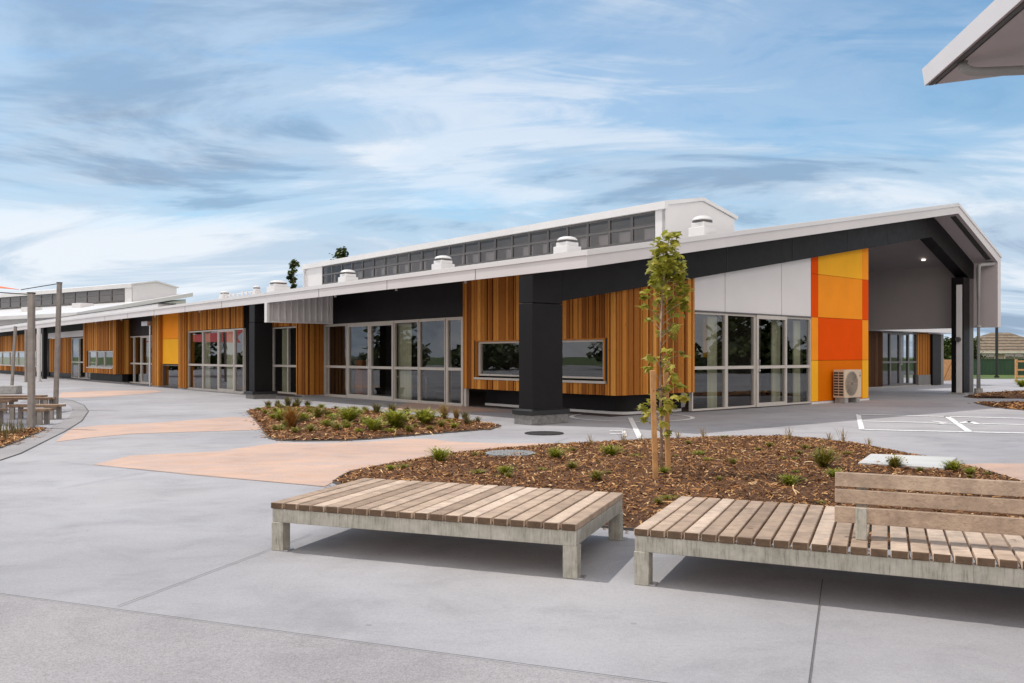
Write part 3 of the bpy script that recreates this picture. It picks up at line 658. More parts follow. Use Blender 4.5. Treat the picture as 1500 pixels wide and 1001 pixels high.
for h0, h1, y0, y1 in holes:
    o = glaze(GH, FA(14.18), h0+.05, h1-.02, y0+.10, y1-.03, None, None, fw=.085)
    q = MB(); fbox(q, FA(14.08), h0-.03, h1+.03, -.09, .07, y0, y0+.055); q.build('sill', 'aluminium', o)
    q = MB(); fbox(q, FA(14.08), h0, h1, -.09, .03, y1-.03, y1); fbox(q, FA(14.08), h0, h0+.045, -.09, .025, y0+.055, y1-.03); fbox(q, FA(14.08), h1-.02, h1, -.09, .025, y0+.055, y1-.03); q.build('frame', 'cedar', o)
m = MB()
arc = [(18.5, 14.75)] + [(13.75-.35*math.sin(x), 15.1-.35*math.cos(x)) for x in (0, .26, .52, .79, 1.05, 1.31, 1.57)] + [(13.4, 16.9)]
ring = arc + [(13.55, 16.9), (13.55, 15.0), (18.5, 15.0)]
m.prism([A(a, b, .085) for a, b in ring], (0, 0, .42)); m.build('plinth', 'black_panel', GH)
m = MB(); arc2 = [(18.5, 14.71)] + [(13.76-.4*math.sin(x), 15.11-.4*math.cos(x)) for x in (0, .26, .52, .79, 1.05, 1.31, 1.57)] + [(13.36, 16.86)]
m.prism([A(a, b, 0) for a, b in arc2 + [(13.54, 16.86), (13.54, 14.99), (18.5, 14.99)]], (0, 0, .08)); m.build('foundation', 'white_metal', GH)
m = MB(); m.ab(18.56, 18.66, 14.1, 14.2, .0, .49); m.build('end_post', 'aluminium', GH)
m = MB(); m.ab(13.1, 18.55, 14.24, 14.98, .505, .515); m.build('box_floor', 'black_trim', GH)
# long front: glazing and black wall
m = MB(); m.ab(18.66, 26.65, 14.09, 14.22, 2.47, zs(14.09)-.02); m.build('wall_panel', 'black_panel', GH)
bays = [(25.10, 26.60, None, 26.42), (23.66, 25.06, 'lo', None), (22.24, 23.64, 'hi', None), (20.86, 22.2, None, None), (19.52, 20.83, None, None), (18.68, 19.48, 'x', None)]
for s0, s1, dr, sp in bays:
    glaze(GH, FA(14.13), s0, s1, .03, 2.44, 1.02, dr if dr in ('lo', 'hi') else None, fw=.09 if dr == 'x' else .035, split=sp)
m = MB(); fbox(m, FA(14.13), 18.66, 26.62, -.06, .07, 2.44, 2.468); fbox(m, FA(14.13), 18.66, 26.62, -.06, .09, 0, .028)
fbox(m, FA(14.13), 26.60, 26.69, -.06, .06, .03, 2.44); m.build('frame_surround', 'aluminium', GH)
for a in (20.2, 23.7, 17.0, 29.0):
    if a > 25: continue
    m = MB(); m.tube([A(a, 12.9, zs(12.9)-.002), A(a, 12.9, zs(12.9)-.10)], .035, 8); m.build('soffit_lamp', 'white_metal', sof)
m = MB(); m.tube([A(14.3, 32.4, 5.0), A(14.3, 32.4, 4.965)], .065, 14); m.build('downlight', 'lamp', sof)
# rooms behind the glass
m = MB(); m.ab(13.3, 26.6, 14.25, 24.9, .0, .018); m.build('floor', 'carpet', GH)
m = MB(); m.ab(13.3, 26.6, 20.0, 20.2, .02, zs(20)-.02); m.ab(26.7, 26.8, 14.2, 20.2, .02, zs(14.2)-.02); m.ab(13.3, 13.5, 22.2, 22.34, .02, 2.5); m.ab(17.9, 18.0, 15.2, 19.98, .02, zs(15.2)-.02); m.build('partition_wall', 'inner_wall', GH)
for bx, w_ in ((17.0, .25), (19.1, .45), (19.9, .2)):
    m = MB(); m.ab(14.6, 14.64, bx+.3, bx+.3+w_, 1.35, 2.45); m.build('display_panel', 'gold' if w_ > .4 else 'orange_low', GH)
m = MB(); m.ab(14.3, 14.7, 16.95, 18.2, .02, .95); m.build('bench_unit', 'white_panel', GH)
# clerestory monitor on the roof
m = MB()
a0, a1, b0 = 16.45, 40.0, 20.0
zt = 6.02
m.ab(16.45, 16.84, b0, b0+.3, zr(b0)-.05, zt-.2); m.ab(38.1, 40.0, b0, b0+.3, zr(b0)-.05, zt-.2)
ends = [(b0, zr(b0)-.05), (23.5, zr(23.5)-.05), (23.5, 5.86), (21.8, 6.24), (b0, 5.93)]
for a in (a0, a1-.12): m.prism([A(a+.002, b, z) for b, z in ends], A(.12, 0, 0)-A(0, 0, 0))
m.ab(a0+.13, a1-.13, 23.38, 23.48, zr(23.4)-.05, 5.84)
m.ab(16.84, 38.1, b0+1.2, b0+1.3, zr(b0)-.05, 5.9)
mon = m.build('clerestory', 'white_metal', GH)
m = MB()
m.prism([A(a0-.06, b, z) for b, z in ((b0-.10, 5.80), (b0-.10, 6.03), (21.8, 6.36), (23.62, 5.96), (23.62, 5.85), (21.8, 6.25), (b0+.05, 5.93), (b0+.05, 5.80))], A(a1-a0+.1, 0, 0)-A(0, 0, 0))
m.build('clerestory_roof', 'white_roof', mon)
zb, ztp = zr(b0)+.10, 5.79
m = MB(); m.ab(16.84, 38.1, b0, b0+.1, zr(b0)-.02, zb); m.build('clerestory_sill', 'aluminium_dark', mon)
nb = 22; wb = (38.1-16.84)/nb
for k in range(nb):
    s0 = 16.84+k*wb
    glaze(GH, FA(b0+.05), s0+.004, s0+wb-.004, zb, ztp, (zb+ztp)/2+.02, mat='aluminium_dark', fw=.04, glass='glass_high', depth=.08)
for k in range(nb):
    s0 = 16.84+k*wb; m = MB(); w0 = s0+.08+.25*rnd.random(); m.ab(w0, w0+.38+.2*rnd.random(), b0+.30, b0+.32, zb+.05, (zb+ztp)/2-.02); m.build('daylight_patch', 'white_panel', mon)  # white strips standing in for the lit interior seen through the lower panes
m = MB(); m.tube([A(39.85, 19.9, 5.8), A(39.85, 19.9, zr(19.9))], .05, 8); m.build('downpipe', 'white_metal', mon)
# gable downpipe
m = MB(); m.tube([A(12.06, 33.0, 4.70), A(12.34, 32.58, 4.66), A(12.385, 32.515, 4.62), A(12.4, 32.5, 4.52), A(12.4, 32.5, .18)], .068, 10, cap=True)
m2 = MB(); m2.tube([A(12.4, 32.5, 0), A(12.4, 32.5, .22)], .14, 12)
dp = m.build('downpipe', 'pvc_grey', GH, smooth=True); m2.build('base', 'foundation', dp)
m = MB(); m.tube([A(12.4, 32.5, 2.42), A(12.4, 32.5, 2.48)], .092, 10); m.build('bracket', 'pvc_grey', dp)

# roof vents
def vent(a, b, s, h, parent):
    z = zr(b); m = MB()
    m.ab(a-s*.62, a+s*.62, b-s*.62, b+s*.62, z-.15, z+h*.42); m.ab(a-s*.5, a+s*.5, b-s*.5, b+s*.5, z+h*.42, z+h*.66)
    o = m.build('roof_vent', 'white_metal', parent, bevel=.012)
    q = MB(); q.ab(a-s*.44, a+s*.44, b-s*.44, b+s*.44, z+h*.66, z+h*.80); q.build('louvre', 'aluminium_dark', o)
    q = MB(); n_ = 16
    prev = None
    for rr, zz_ in ((.60, .78), (.60, .83), (.50, .93), (.28, 1.0)):
        rg = [A(a+s*rr*math.cos(2*PI*k/n_)*1.05, b+s*rr*math.sin(2*PI*k/n_)*1.05, z+h*zz_) for k in range(n_)]
        if prev:
            for k in range(n_): q.face([prev[k], prev[(k+1) % n_], rg[(k+1) % n_], rg[k]])
        else: q.face(list(reversed(rg)))
        prev = rg
    q.face(prev); q.build('cap', 'white_metal', o)
for a in (12.45, 17.06, 22.98): vent(a, 16.5, .38 if a < 15 else .45, .48, GH)

# ------------------------------------------------------------------ classroom block (left)
CB = thing('classroom_block', A(33, 12.6, 0), 'long low classroom block with cedar boards, orange panels and standing seam end panel', 'building')
m = MB()
out2 = [(11.35, 3.36, 25.3), (29.67, 6.46, 25.3), (33.3, 5.0, 25.3)]; inn2 = [(11.35, 3.05, 25.3), (29.67, 6.14, 25.3), (33.02, 4.76, 25.3)]
for aa0, aa1, oo in ((25.3, 47.2, out2), (47.2, 84, [(11.35, 3.36, 0), (18.3, zr(18.3), 0)])):
    for o1, o2 in zip(oo, oo[1:]): m.face([A(aa0, o1[0], o1[1]), A(aa0, o2[0], o2[1]), A(aa1, o2[0], o2[1]), A(aa1, o1[0], o1[1])])
roof2 = m.build('roof', 'white_roof', CB, recalc=False)
m = MB(); m.face([A(25.3, 11.35, 3.36), A(84, 11.35, 3.36), A(84, 11.35, 3.05), A(25.3, 11.35, 3.05)]); m.build('fascia', 'fascia_grey', roof2, recalc=False)
m = MB(); m.ab(25.31, 84, 11.325, 11.35, 3.28, 3.37); m.ab(36.8, 84, 11.72, 12.4, 3.40, 3.575); m.build('roof_capping', 'white_metal', roof2)
m = MB(); m.ab(36.6, 84, 11.70, 12.42, 3.576, 3.60); m.build('gutter_line', 'black_trim', roof2)
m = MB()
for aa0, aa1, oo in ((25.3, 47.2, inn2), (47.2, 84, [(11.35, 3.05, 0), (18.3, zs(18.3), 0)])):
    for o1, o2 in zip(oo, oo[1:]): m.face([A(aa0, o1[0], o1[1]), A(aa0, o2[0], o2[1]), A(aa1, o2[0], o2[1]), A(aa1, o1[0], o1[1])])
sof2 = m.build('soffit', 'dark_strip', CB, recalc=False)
for a in (28.9, 32.5, 36.1, 39.7, 43.3):
    m = MB(); m.ab(a, a+.012, 11.344, 11.352, 3.055, 3.28); m.build('fascia_joint', 'aluminium_dark', roof2)
# folded end panel
m = MB(); m.prism([A(25.30, 11.42, 2.5), A(25.30, 13.6, 2.5), A(25.30, 13.6, zs(13.6)-.01), A(25.30, 11.42, zs(11.42)-.01)], A(.06, 0, 0)-A(0, 0, 0))
for k in range(10): 
    b = 11.55+k*.215; m.ab(25.262, 25.30, b, b+.025, 2.5, zs(b)-.012)
m.build('standing_seam_panel', 'seam_metal', CB)
m = MB(); m.ab(25.2, 25.38, 11.33, 11.42, 2.44, 3.05); m.ab(25.24, 25.38, 11.42, 13.65, 2.44, 2.495); m.ab(25.24, 25.38, 13.6, 13.65, 2.495, zs(13.6)-.02); m.build('panel_trim', 'white_metal', CB)
# pillar and its beam
m = MB(); m.ab(26.2, 26.62, 11.36, 11.98, .24, 2.46); m.ab(26.203, 26.617, 11.364, 11.98, 2.475, zs(11.36)-.006)
pil2 = m.build('pillar', 'black_panel', CB, bevel=.006)
m = MB(); m.ab(26.08, 26.74, 11.24, 12.10, .15, .235); m.build('cap', 'black_trim', pil2, bevel=.01)
m = MB(); m.ab(26.12, 26.70, 11.28, 12.06, 0, .15); m.build('plinth', 'pier_base', pil2)
m = MB(); m.prism([A(26.25, b, z) for b, z in ((11.98, 2.54), (13.3, 2.75), (13.3, zs(13.3)-.02), (11.98, zs(11.98)-.02))], A(.32, 0, 0)-A(0, 0, 0)); m.build('portal_beam', 'black_panel', CB)
# cedar corner box
holes2 = ((45.9, 50.7, .72, 1.66),)
def cladding(*parts):
    m = MB()
    for a_, k_ in parts: clad(m, *a_, **k_)
    return m.build('timber_cladding', 'cedar', CB)
def CA(*a_, **k_): return (a_, k_)
cladding(CA(GA(26.7), 13.38, 14.12, .05, lambda s: zs(s)-.02, (), seed=3), CA(FA(13.38), 26.68, 27.32, .05, lambda s: zs(13.38)-.02, (), seed=4))
cladding(CA(FA(13.68), 27.32, 29.95, 2.46, lambda s: zs(13.68)-.02, (), seed=14))
cladding(CA(FA(12.58), 29.95, 35.72, 2.42, lambda s: zs(12.58)-.02, (), seed=15))
cladding(CA(FA(12.56), 35.72, 36.42, .05, lambda s: zs(12.5)-.02, (), thick=.10, seed=16), CA(GA(35.70), 12.46, 12.9, .05, lambda s: zs(12.5)-.02, (), seed=19))
cladding(CA(FA(12.5), 38.92, 39.72, .05, lambda s: zs(12.5)-.02, (), thick=.06, seed=17), CA(GA(38.90), 12.44, 12.9, .05, lambda s: zs(12.5)-.02, (), seed=18))
tc2 = cladding(CA(FA(12.4), 45.3, 51.5, .46, lambda s: zs(12.4)-.02, holes2, seed=20), CA(GA(45.3), 12.4, 13.2, .46, lambda s: zs(12.4)-.02, (), seed=21))
cladding(CA(FA(13.1), 57.2, 63.0, .30, lambda s: 2.5, (), seed=22))
cladding(CA(FA(12.6), 64.5, 84, 1.70, lambda s: 2.9, (), seed=23))
cladding(CA(FA(12.6), 64.5, 84, .25, lambda s: .62, (), seed=24))
bk_ = []
m = MB(); bk_.append(m); m.ab(26.74, 27.3, 13.42, 14.05, .05, zs(13.4)-.03); m = MB(); bk_.append(m); m.ab(27.3, 29.95, 13.69, 13.8, 2.47, zs(13.68)-.03); m = MB(); bk_.append(m); m.ab(29.95, 35.7, 12.60, 12.7, 2.43, zs(12.6)-.03); m = MB(); bk_.append(m); m.ab(35.75, 36.4, 12.57, 12.9, .05, zs(12.5)-.03); m = MB(); bk_.append(m); m.ab(38.95, 39.7, 12.51, 12.9, .05, zs(12.5)-.03)
m = MB(); bk_.append(m); m.ab(45.34, 45.9, 12.41, 12.5, .47, zs(12.4)-.03); m.ab(50.7, 51.5, 12.41, 12.5, .47, zs(12.4)-.03); m.ab(45.9, 50.7, 12.41, 12.5, .47, .70); m.ab(45.9, 50.7, 12.41, 12.5, 1.68, zs(12.4)-.03); m.ab(45.34, 45.42, 12.5, 13.2, .47, zs(12.4)-.03)
m = MB(); bk_.append(m); m.ab(29.93, 29.98, 12.7, 13.69, .05, zs(12.7)-.03)
m = MB(); bk_.append(m); m.ab(57.2, 63.0, 13.11, 13.3, .0, 2.5)
for q in bk_: q.build('cladding_backing', 'black_trim', CB)
m = MB(); m.ab(26.66, 27.36, 13.33, 14.1, 0, .045); m.ab(35.7, 36.45, 12.40, 12.9, 0, .045); m.ab(38.88, 39.75, 12.40, 12.9, 0, .045); m.ab(45.4, 51.4, 12.75, 13.0, 0, .06); m.build('wall_base', 'foundation', CB)
for s0, s1 in ((27.34, 28.66), (28.66, 29.92)): glaze(CB, FA(13.72), s0, s1, .03, 2.44, 1.02)
for s0, s1, dr in ((34.02, 35.68, None), (32.42, 34.0, None), (30.84, 32.4, 'lo'), (29.98, 30.82, None)): glaze(CB, FA(12.62), s0, s1, .03, 2.40, 1.02, dr)
for bb, x0, x1 in ((12.62, 29.97, 35.7), (13.72, 27.33, 29.92), (13.1, 41.4, 47.1)):
    m = MB(); fbox(m, FA(bb), x0, x1, -.06, .08, 0, .028); m.build('threshold', 'aluminium', CB)
for z0, z1, c in ((1.03, 2.125, 'gold'), (2.135, zs(12.6)-.02, 'orange_mid')):
    m = MB(); m.ab(36.44, 38.9, 12.6, 12.68, z0, z1); p = m.build('colour_panel', c, CB, bevel=.003); p['label'] = WORD[c]
glaze(CB, FA(12.64), 36.44, 38.9, .03, 1.0, mat='aluminium_dark')
m = MB(); m.ab(39.75, 45.3, 13.06, 13.2, 2.38, zs(13.06)-.02); m.ab(51.5, 57.2, 13.06, 13.2, 2.48, 2.9) ; m.ab(51.5, 84, 13.05, 13.19, 2.9, zs(13.05)-.02); m.ab(39.75, 41.38, 13.06, 13.2, .0, 2.38)
m.ab(63.0, 64.5, 13.05, 13.2, 0, 2.9); m.ab(64.5, 84, 12.62, 12.8, 0, .30); m.ab(45.4, 51.4, 12.72, 13.0, .06, .47)
m.build('wall_panel', 'black_panel', CB)
m = MB(); m.ab(53.4, 63.0, 13.0, 13.05, 2.52, 2.88); m.build('white_panel', 'white_panel', CB)
for s0, s1, dr in ((46.12, 47.1, None), (44.77, 46.1, None), (43.6, 44.75, None), (42.3, 43.6, 'lo'), (41.4, 42.3, None)): glaze(CB, FA(13.12), s0, s1, .03, 2.36, 1.0, dr)
for s0, s1 in ((45.95, 47.55), (47.55, 49.1), (49.1, 50.65)): glaze(CB, FA(12.48), s0, s1, .78, 1.64)
m = MB(); fbox(m, FA(12.4), 45.85, 50.75, -.08, .06, .72, .775); m.build('sill', 'aluminium', CB)
for s0, s1 in ((51.55, 53.6), (53.6, 55.4), (55.4, 57.15)): glaze(CB, FA(13.12), s0, s1, .03, 2.46, 1.0)
for k in range(6): glaze(CB, FA(12.66), 64.6+k*3.1, 67.65+k*3.1, .66, 1.68)
m = MB(); m.ab(56.5, 56.9, 11.4, 11.6, 0, zs(11.4)-.01); m.build('pillar', 'black_panel', CB)
m = MB(); m.ab(61.2, 61.6, 11.4, 11.6, 0, zs(11.4)-.01); m.build('pillar', 'black_panel', CB)
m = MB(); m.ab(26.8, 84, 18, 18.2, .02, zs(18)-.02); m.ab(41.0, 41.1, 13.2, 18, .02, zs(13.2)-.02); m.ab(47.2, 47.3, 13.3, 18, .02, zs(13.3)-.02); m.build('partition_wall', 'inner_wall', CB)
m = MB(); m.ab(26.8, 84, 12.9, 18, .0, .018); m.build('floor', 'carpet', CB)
for a in (32.5, 37.7, 42.6, 47.0):
    m = MB(); m.tube([A(a, 11.9, zs(11.9)-.002), A(a, 11.9, zs(11.9)-.10)], .035, 8); m.build('soffit_lamp', 'white_metal', sof2)
m = MB(); m.ab(39.75, 40.6, 12.2, 12.5, 2.75, 2.95); m.tube([A(39.85, 12.35, 2.75), A(39.85, 12.35, .02)], .035, 8); m.build('rainwater_head', 'bright_steel', CB)
for a in (29.3, 35.5): vent(a, 16.5, .46 if a < 30 else .62, .5, CB)
vent(37.8, 16.5, .26, .42, CB); vent(41.6, 16.5, .38, .38, CB)
m = MB()
for k in range(7): m.tube([A(38.2+k*.5, 16.4, zr(16.4)+.05), A(38.2+k*.5, 16.4, zr(16.4)+.16+.05*(k % 3))], .05, 6)
m.tube([A(38.0, 16.45, zr(16.4)+.18), A(41.3, 16.45, zr(16.4)+.14)], .025, 6); m.build('roof_pipe', 'seam_metal', CB)

# ------------------------------------------------------------------ rear wing seen through the porch
RW = thing('rear_wing', A(17.7, 39, 0), 'low rear wing with dark cedar battens and glass doors seen beyond the covered porch', 'building')
m = MB(); m.ab(17.78, 17.95, 33.4, 36.2, .05, 2.5); m.ab(17.78, 17.95, 39.55, 40.8, .05, 2.5); m.build('wall', 'black_trim', RW)
m = MB(); m.ab(17.6, 17.9, 40.85, 41.75, 0, 2.42); m.build('pier', 'black_panel', RW)
m = MB(); m.ab(17.65, 18.0, 41.76, 42.15, 0, 2.42); m.build('end_wall', 'grey_wall', RW)
m = MB(); s = 33.5
while s < 36.15: m.ab(17.71, 17.78, s, s+.045, .06, 2.42, rnd.random()); s += .115
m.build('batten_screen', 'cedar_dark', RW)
m = MB(); s = 39.58
while s < 40.75: m.ab(17.7, 17.78, s, s+.06, .5, 2.42, rnd.random()); s += .115
m.build('batten_screen', 'cedar', RW)
m = MB(); m.ab(17.68, 17.78, 39.55, 40.8, .06, .5); m.build('plinth', 'grey_wall', RW)
m = MB(); m.ab(17.66, 17.9, 33.4, 40.8, 0, .05); m.build('wall_base', 'foundation', RW)
for s0, s1, dr in ((36.2, 36.95, None), (36.95, 37.9, 'hi'), (37.9, 38.75, 'lo'), (38.75, 39.53, None)): glaze(RW, GA(17.8), s0, s1, .05, 2.42, 1.1, dr, mat='aluminium_dark')
m = MB(); m.ab(17.2, 17.4, 33.35, 42.9, 2.46, 2.85); m.ab(17.4, 22, 33.35, 42.9, 2.72, 2.85); m.build('roof', 'white_roof', RW)
m = MB(); m.ab(17.401, 22, 33.36, 42.88, 2.46, 2.5); m.build('soffit', 'white_panel', RW)
m = MB(); m.ab(19.5, 19.6, 33.6, 42.0, .02, 2.45); m.build('partition_wall', 'inner_wall', RW)

# ------------------------------------------------------------------ rotated hall behind the left block
W1 = Vector((-.832, .555, 0)); W2 = Vector((.555, .832, 0))
P0 = Vector((-38.1, 85, 0))
HB = thing('back_hall', P0, 'white roofed hall with a clerestory window band rising behind the left block', 'building')
def hp(u, v, z): return P0 + W1*u + W2*v + Vector((0, 0, z))
m = MB(); m.hexa([hp(-2.5,-7,5.0), hp(60,-7,5.0), hp(60,6,7.6), hp(-1.5,6,7.6), hp(-2.5,-7,5.35), hp(60,-7,5.35), hp(60,6,8.0), hp(-1.5,6,8.0)]); m.build('roof', 'white_roof', HB)
m = MB(); m.hexa([hp(-1,-5,0), hp(60,-5,0), hp(60,5.5,0), hp(-1,5.5,0), hp(-1,-5,5.2), hp(60,-5,5.2), hp(60,5.5,7.3), hp(-1,5.5,7.3)]); m.build('wall', 'white_metal', HB)
m = MB(); pf = [(.02, 6.6), (5.1, 7.6), (5.1, 8.55), (2.7, 8.98), (.02, 8.48)]
m.prism([hp(.0, v, z) for v, z in pf], W1*.3); m.prism([hp(59, v, z) for v, z in pf], W1*.3); m.box(hp(.3, 4.8, 7.4), W1*59, W2*.2, (0, 0, 1.1)); m.box(hp(.3, 1.6, 6.7), W1*59, W2*.1, (0, 0, 1.6))
clb = m.build('clerestory', 'white_metal', HB)
m = MB(); m.prism([hp(-.12, v, z) for v, z in ((-.15, 8.2), (-.15, 8.6), (2.7, 9.1), (5.3, 8.62), (5.3, 8.5), (2.7, 8.95), (.0, 8.48), (.0, 8.2))], W1*59.5); m.build('clerestory_roof', 'white_roof', clb)
for k in range(16):
    u0 = 1.2+k*2.3; F_ = lambda s, d, z: hp(s, -d, z)
    glaze(HB, F_, u0, u0+2.28, 6.95, 8.2, 7.6, mat='aluminium_dark', fw=.08, glass='glass_high', depth=.1)
m = MB(); m.box(hp(0, 0, 6.6), W1*1.2, W2*.1, (0, 0, 1.62)); m.build('corner_panel', 'white_metal', HB)
for u, v in ((4, -3), (12, -4), (22, -4.5)):
    z = 5.35+2.65*(v+7)/13; m = MB(); m.box(hp(u, v, z-.1), W1*1.6, W2*1.4, (0, 0, .6)); m.build('roof_vent', 'white_metal', HB, bevel=.03)

# ------------------------------------------------------------------ canopy roof corner, upper right
T = Vector((4.59, 9.44, 4.4)); ev = Vector((-.127, -.992, 0)); rv = Vector((.992, -.127, .093))
CN = thing('canopy_roof', T-Vector((0, 0, 4.4)), 'grey canopy roof corner with pale fascia jutting in at top right', 'canopy')
m = MB(); 
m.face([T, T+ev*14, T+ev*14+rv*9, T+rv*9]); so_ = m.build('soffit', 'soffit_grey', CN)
m = MB(); up = Vector((-.03, 0, .185)); 
m.face([T, T+ev*14, T+ev*14+up, T+up]); m.face([T+up, T+ev*14+up, T+ev*14+rv*9+Vector((0,0,.3)), T+rv*9+Vector((0,0,.3))]); m.face([T, T+rv*9, T+rv*9+Vector((0,0,.3)), T+up])
m.build('fascia', 'white_panel', CN, recalc=False)
m = MB(); k1 = T+ev*.05+rv*.03-Vector((0,0,.006)); 
m.box(T+ev*.03+rv*.035-Vector((0,0,.012)), ev*13.5, rv*.045, (0,0,.008)); m.box(T+ev*.03+rv*.10-Vector((0,0,.010)), ev*13.5, rv*.012, (0,0,.007)); m.build('soffit_trim', 'dark_strip', so_)
q0 = T+ev*.72+rv*.13
m = MB(); m.tube([q0, q0-Vector((0,0,.05)), q0+rv*.06-Vector((0,0,.10)), q0+rv*.16-Vector((0,0,.125)), q0+rv*1.2-Vector((0,0,.22)), q0+rv*4-Vector((0,0,.45))], .048, 12); m.build('pipe', 'pvc_grey', CN, smooth=True)
for u in (1.0, 12.5):
    p = T+ev*u+rv*8.2; m = MB(); m.tube([Vector((p.x, p.y, 0)), p], .09, 12); m.build('post', 'grey_post', CN)

# ------------------------------------------------------------------ air conditioner
AC = thing('air_conditioner', A(12.8, 24.0, 0), 'cream outdoor air conditioner unit standing against the orange panel wall', 'air conditioner')
m = MB(); m.ab(12.62, 12.98, 23.46, 24.46, .15, .98); bd = m.build('body', 'cream_plastic', AC, bevel=.015)
G = GA(12.62)
m = MB()
for rr in (.08, .14, .20, .26, .32, .36):
    pts = [G(23.86+rr*math.cos(2*PI*k/28), .014, .57+rr*math.sin(2*PI*k/28)) for k in range(29)]; m.tube(pts, .006, 4, cap=False)
for k in range(12):
    x = 2*PI*k/12; m.tube([G(23.86+.05*math.cos(x), .012, .57+.05*math.sin(x)), G(23.86+.37*math.cos(x), .012, .57+.37*math.sin(x))], .004, 4)
m.build('fan_grille', 'cream_plastic', AC)
m = MB(); m.prism([G(23.86+.36*math.cos(2*PI*k/28), .002, .57+.36*math.sin(2*PI*k/28)) for k in range(28)], G(0, .004, 0)-G(0, 0, 0)); m.build('fan_opening', 'aluminium_dark', AC)
m = MB()
for c_ in range(2):
    for k in range(9): m.ab(12.66+c_*.16, 12.79+c_*.16, 23.448, 23.462, .22+k*.08, .27+k*.08)
m.build('side_louvre', 'black_plastic', AC)
m = MB(); m.prism([G(24.36, .002, .84), G(24.39, .002, .80), G(24.36, .002, .76), G(24.33, .002, .80)], G(0, .004, 0)-G(0, 0, 0)); m.prism([G(24.34, .002, .90), G(24.38, .002, .90), G(24.36, .002, .86)], G(0, .004, 0)-G(0, 0, 0)); m.build('badge', 'black_plastic', AC)
for b in (23.52, 24.2):
    m = MB(); m.ab(12.64, 12.96, b, b+.2, 0, .15); m.build('foot', 'foundation', AC, bevel=.01)

# ------------------------------------------------------------------ curtains, cupboard, table indoors
def curtain(F, s0, s1, z1, label, seed=1):
    r = random.Random(seed); m = MB(); n_ = 36; prev = None
    for k in range(n_+1):
        s = s0+(s1-s0)*k/n_; d = -.22+.035*math.sin(k*1.25+r.random()*.6)
        cur = (F(s, d, .05), F(s, d, z1))
        if prev: m.face([prev[0], cur[0], cur[1], prev[1]])
        prev = cur
    o = m.build('curtain', 'curtain', smooth=True, recalc=False); tag(o, label, 'curtain', 'curtains drawn back behind the glass')
curtain(FA(14.13), 21.6, 22.3, 2.38, 'pale green curtain behind the glass bay right of the double doors', 2)
curtain(FA(14.13), 19.6, 19.85, 2.38, 'narrow pale curtain beside the single door left of the cedar window box', 3)
curtain(GA(13.1), 17.85, 18.22, 2.4, 'pale curtain in the gable end pane nearest the young tree', 4)
curtain(GA(13.1), 20.75, 21.15, 2.4, 'pale curtain behind the gable end door with the handle', 5)
curtain(GA(13.1), 21.85, 22.18, 2.4, 'pale curtain in the gable end pane beside the orange panels', 6)
curtain(FA(13.72), 28.95, 29.6, 2.38, 'pale green curtain behind the pane right of the left black pillar', 7)
curtain(FA(12.62), 31.4, 32.1, 2.36, 'pale curtain in the left block pane left of the black pillar', 8)
curtain(FA(12.62), 33.9, 34.4, 2.36, 'pale curtain in the left block pane nearest the yellow panel', 9)
CU = thing('cupboard', A(25.6, 15.1, 0), 'orange cupboard indoors behind the leftmost pane of the main front', 'cupboard')
m = MB(); m.ab(25.5, 25.95, 14.9, 15.3, .02, 1.25); m.build('carcass', 'inner_orange', CU); m = MB(); m.ab(25.48, 25.97, 14.88, 15.32, 1.25, 1.29); m.build('top', 'black_trim', CU)
TB = thing('table', A(23.0, 15.1, 0), 'white topped table indoors behind the glass double doors', 'table')
m = MB(); m.ab(22.4, 23.3, 14.8, 15.5, .70, .73); m.build('tabletop', 'white_panel', TB)
for a, b in ((22.45, 14.85), (23.25, 14.85), (22.45, 15.45), (23.25, 15.45)):
    m = MB(); m.tube([A(a, b, .02), A(a, b, .70)], .018, 6); m.build('leg', 'bright_steel', TB)

# ------------------------------------------------------------------ benches
def obox(mb, o, ex, ey, p0, p1, q0, q1, z0, z1, tone=.5):
    o = Vector((o[0], o[1], 0)); ex = Vector((*ex, 0)); ey = Vector((*ey, 0))
    c = lambda p, q, z: o+ex*p+ey*q+Vector((0, 0, z))
    mb.hexa([c(p0,q0,z0), c(p1,q0,z0), c(p1,q1,z0), c(p0,q1,z0), c(p0,q0,z1), c(p1,q0,z1), c(p1,q1,z1), c(p0,q1,z1)], tone)
def platform(root, o, ex, ey, L_, W_, pitch, sw, seed, legs, wood):
    r = random.Random(seed); d = MB(); n_ = round(L_/pitch)
    for k in range(n_):
        j = r.uniform(-.004, .004); p0 = k*pitch+(pitch-sw)/2
        if k == n_-1: j = 0
        obox(d, o, ex, ey, p0, p0+sw, j, W_+j*.5, .303+r.uniform(0, .002), .346+r.uniform(-.0015, .0015), min(1, max(.14, r.gauss(.5, .3)))); d.front_tone(0.)
    d.build('deck', wood, root, bevel=.004)
    f = MB()
    obox(f, o, ex, ey, .01, L_-.01, .015, .075, .205, .302); obox(f, o, ex, ey, .01, L_-.01, W_-.075, W_-.015, .205, .302)
    obox(f, o, ex, ey, .01, .07, .075, W_-.075, .206, .301); obox(f, o, ex, ey, L_-.07, L_-.01, .075, W_-.075, .206, .301)
    for x in (L_*.33, L_*.66): obox(f, o, ex, ey, x, x+.05, .075, W_-.075, .215, .30)
    f.build('frame', 'galv', root, bevel=.003)
    for p in legs:
        for q in (.012, W_-.107):
            l = MB(); obox(l, o, ex, ey, p, p+.095, q, q+.095, .0, .206); lo_ = l.build('leg', 'galv', root, bevel=.004)
            b_ = MB(); obox(b_, o, ex, ey, p+.01, p+.13, q+.01, q+.085, .001, .009); b_.build('base_plate', 'bright_steel', lo_)
o1 = bq(-3.745, 5.10)
B1 = thing('platform_bench', (*bq(-2.6, 5.7), 0), 'wide low timber slat platform bench without a back, left of the pair', 'bench')
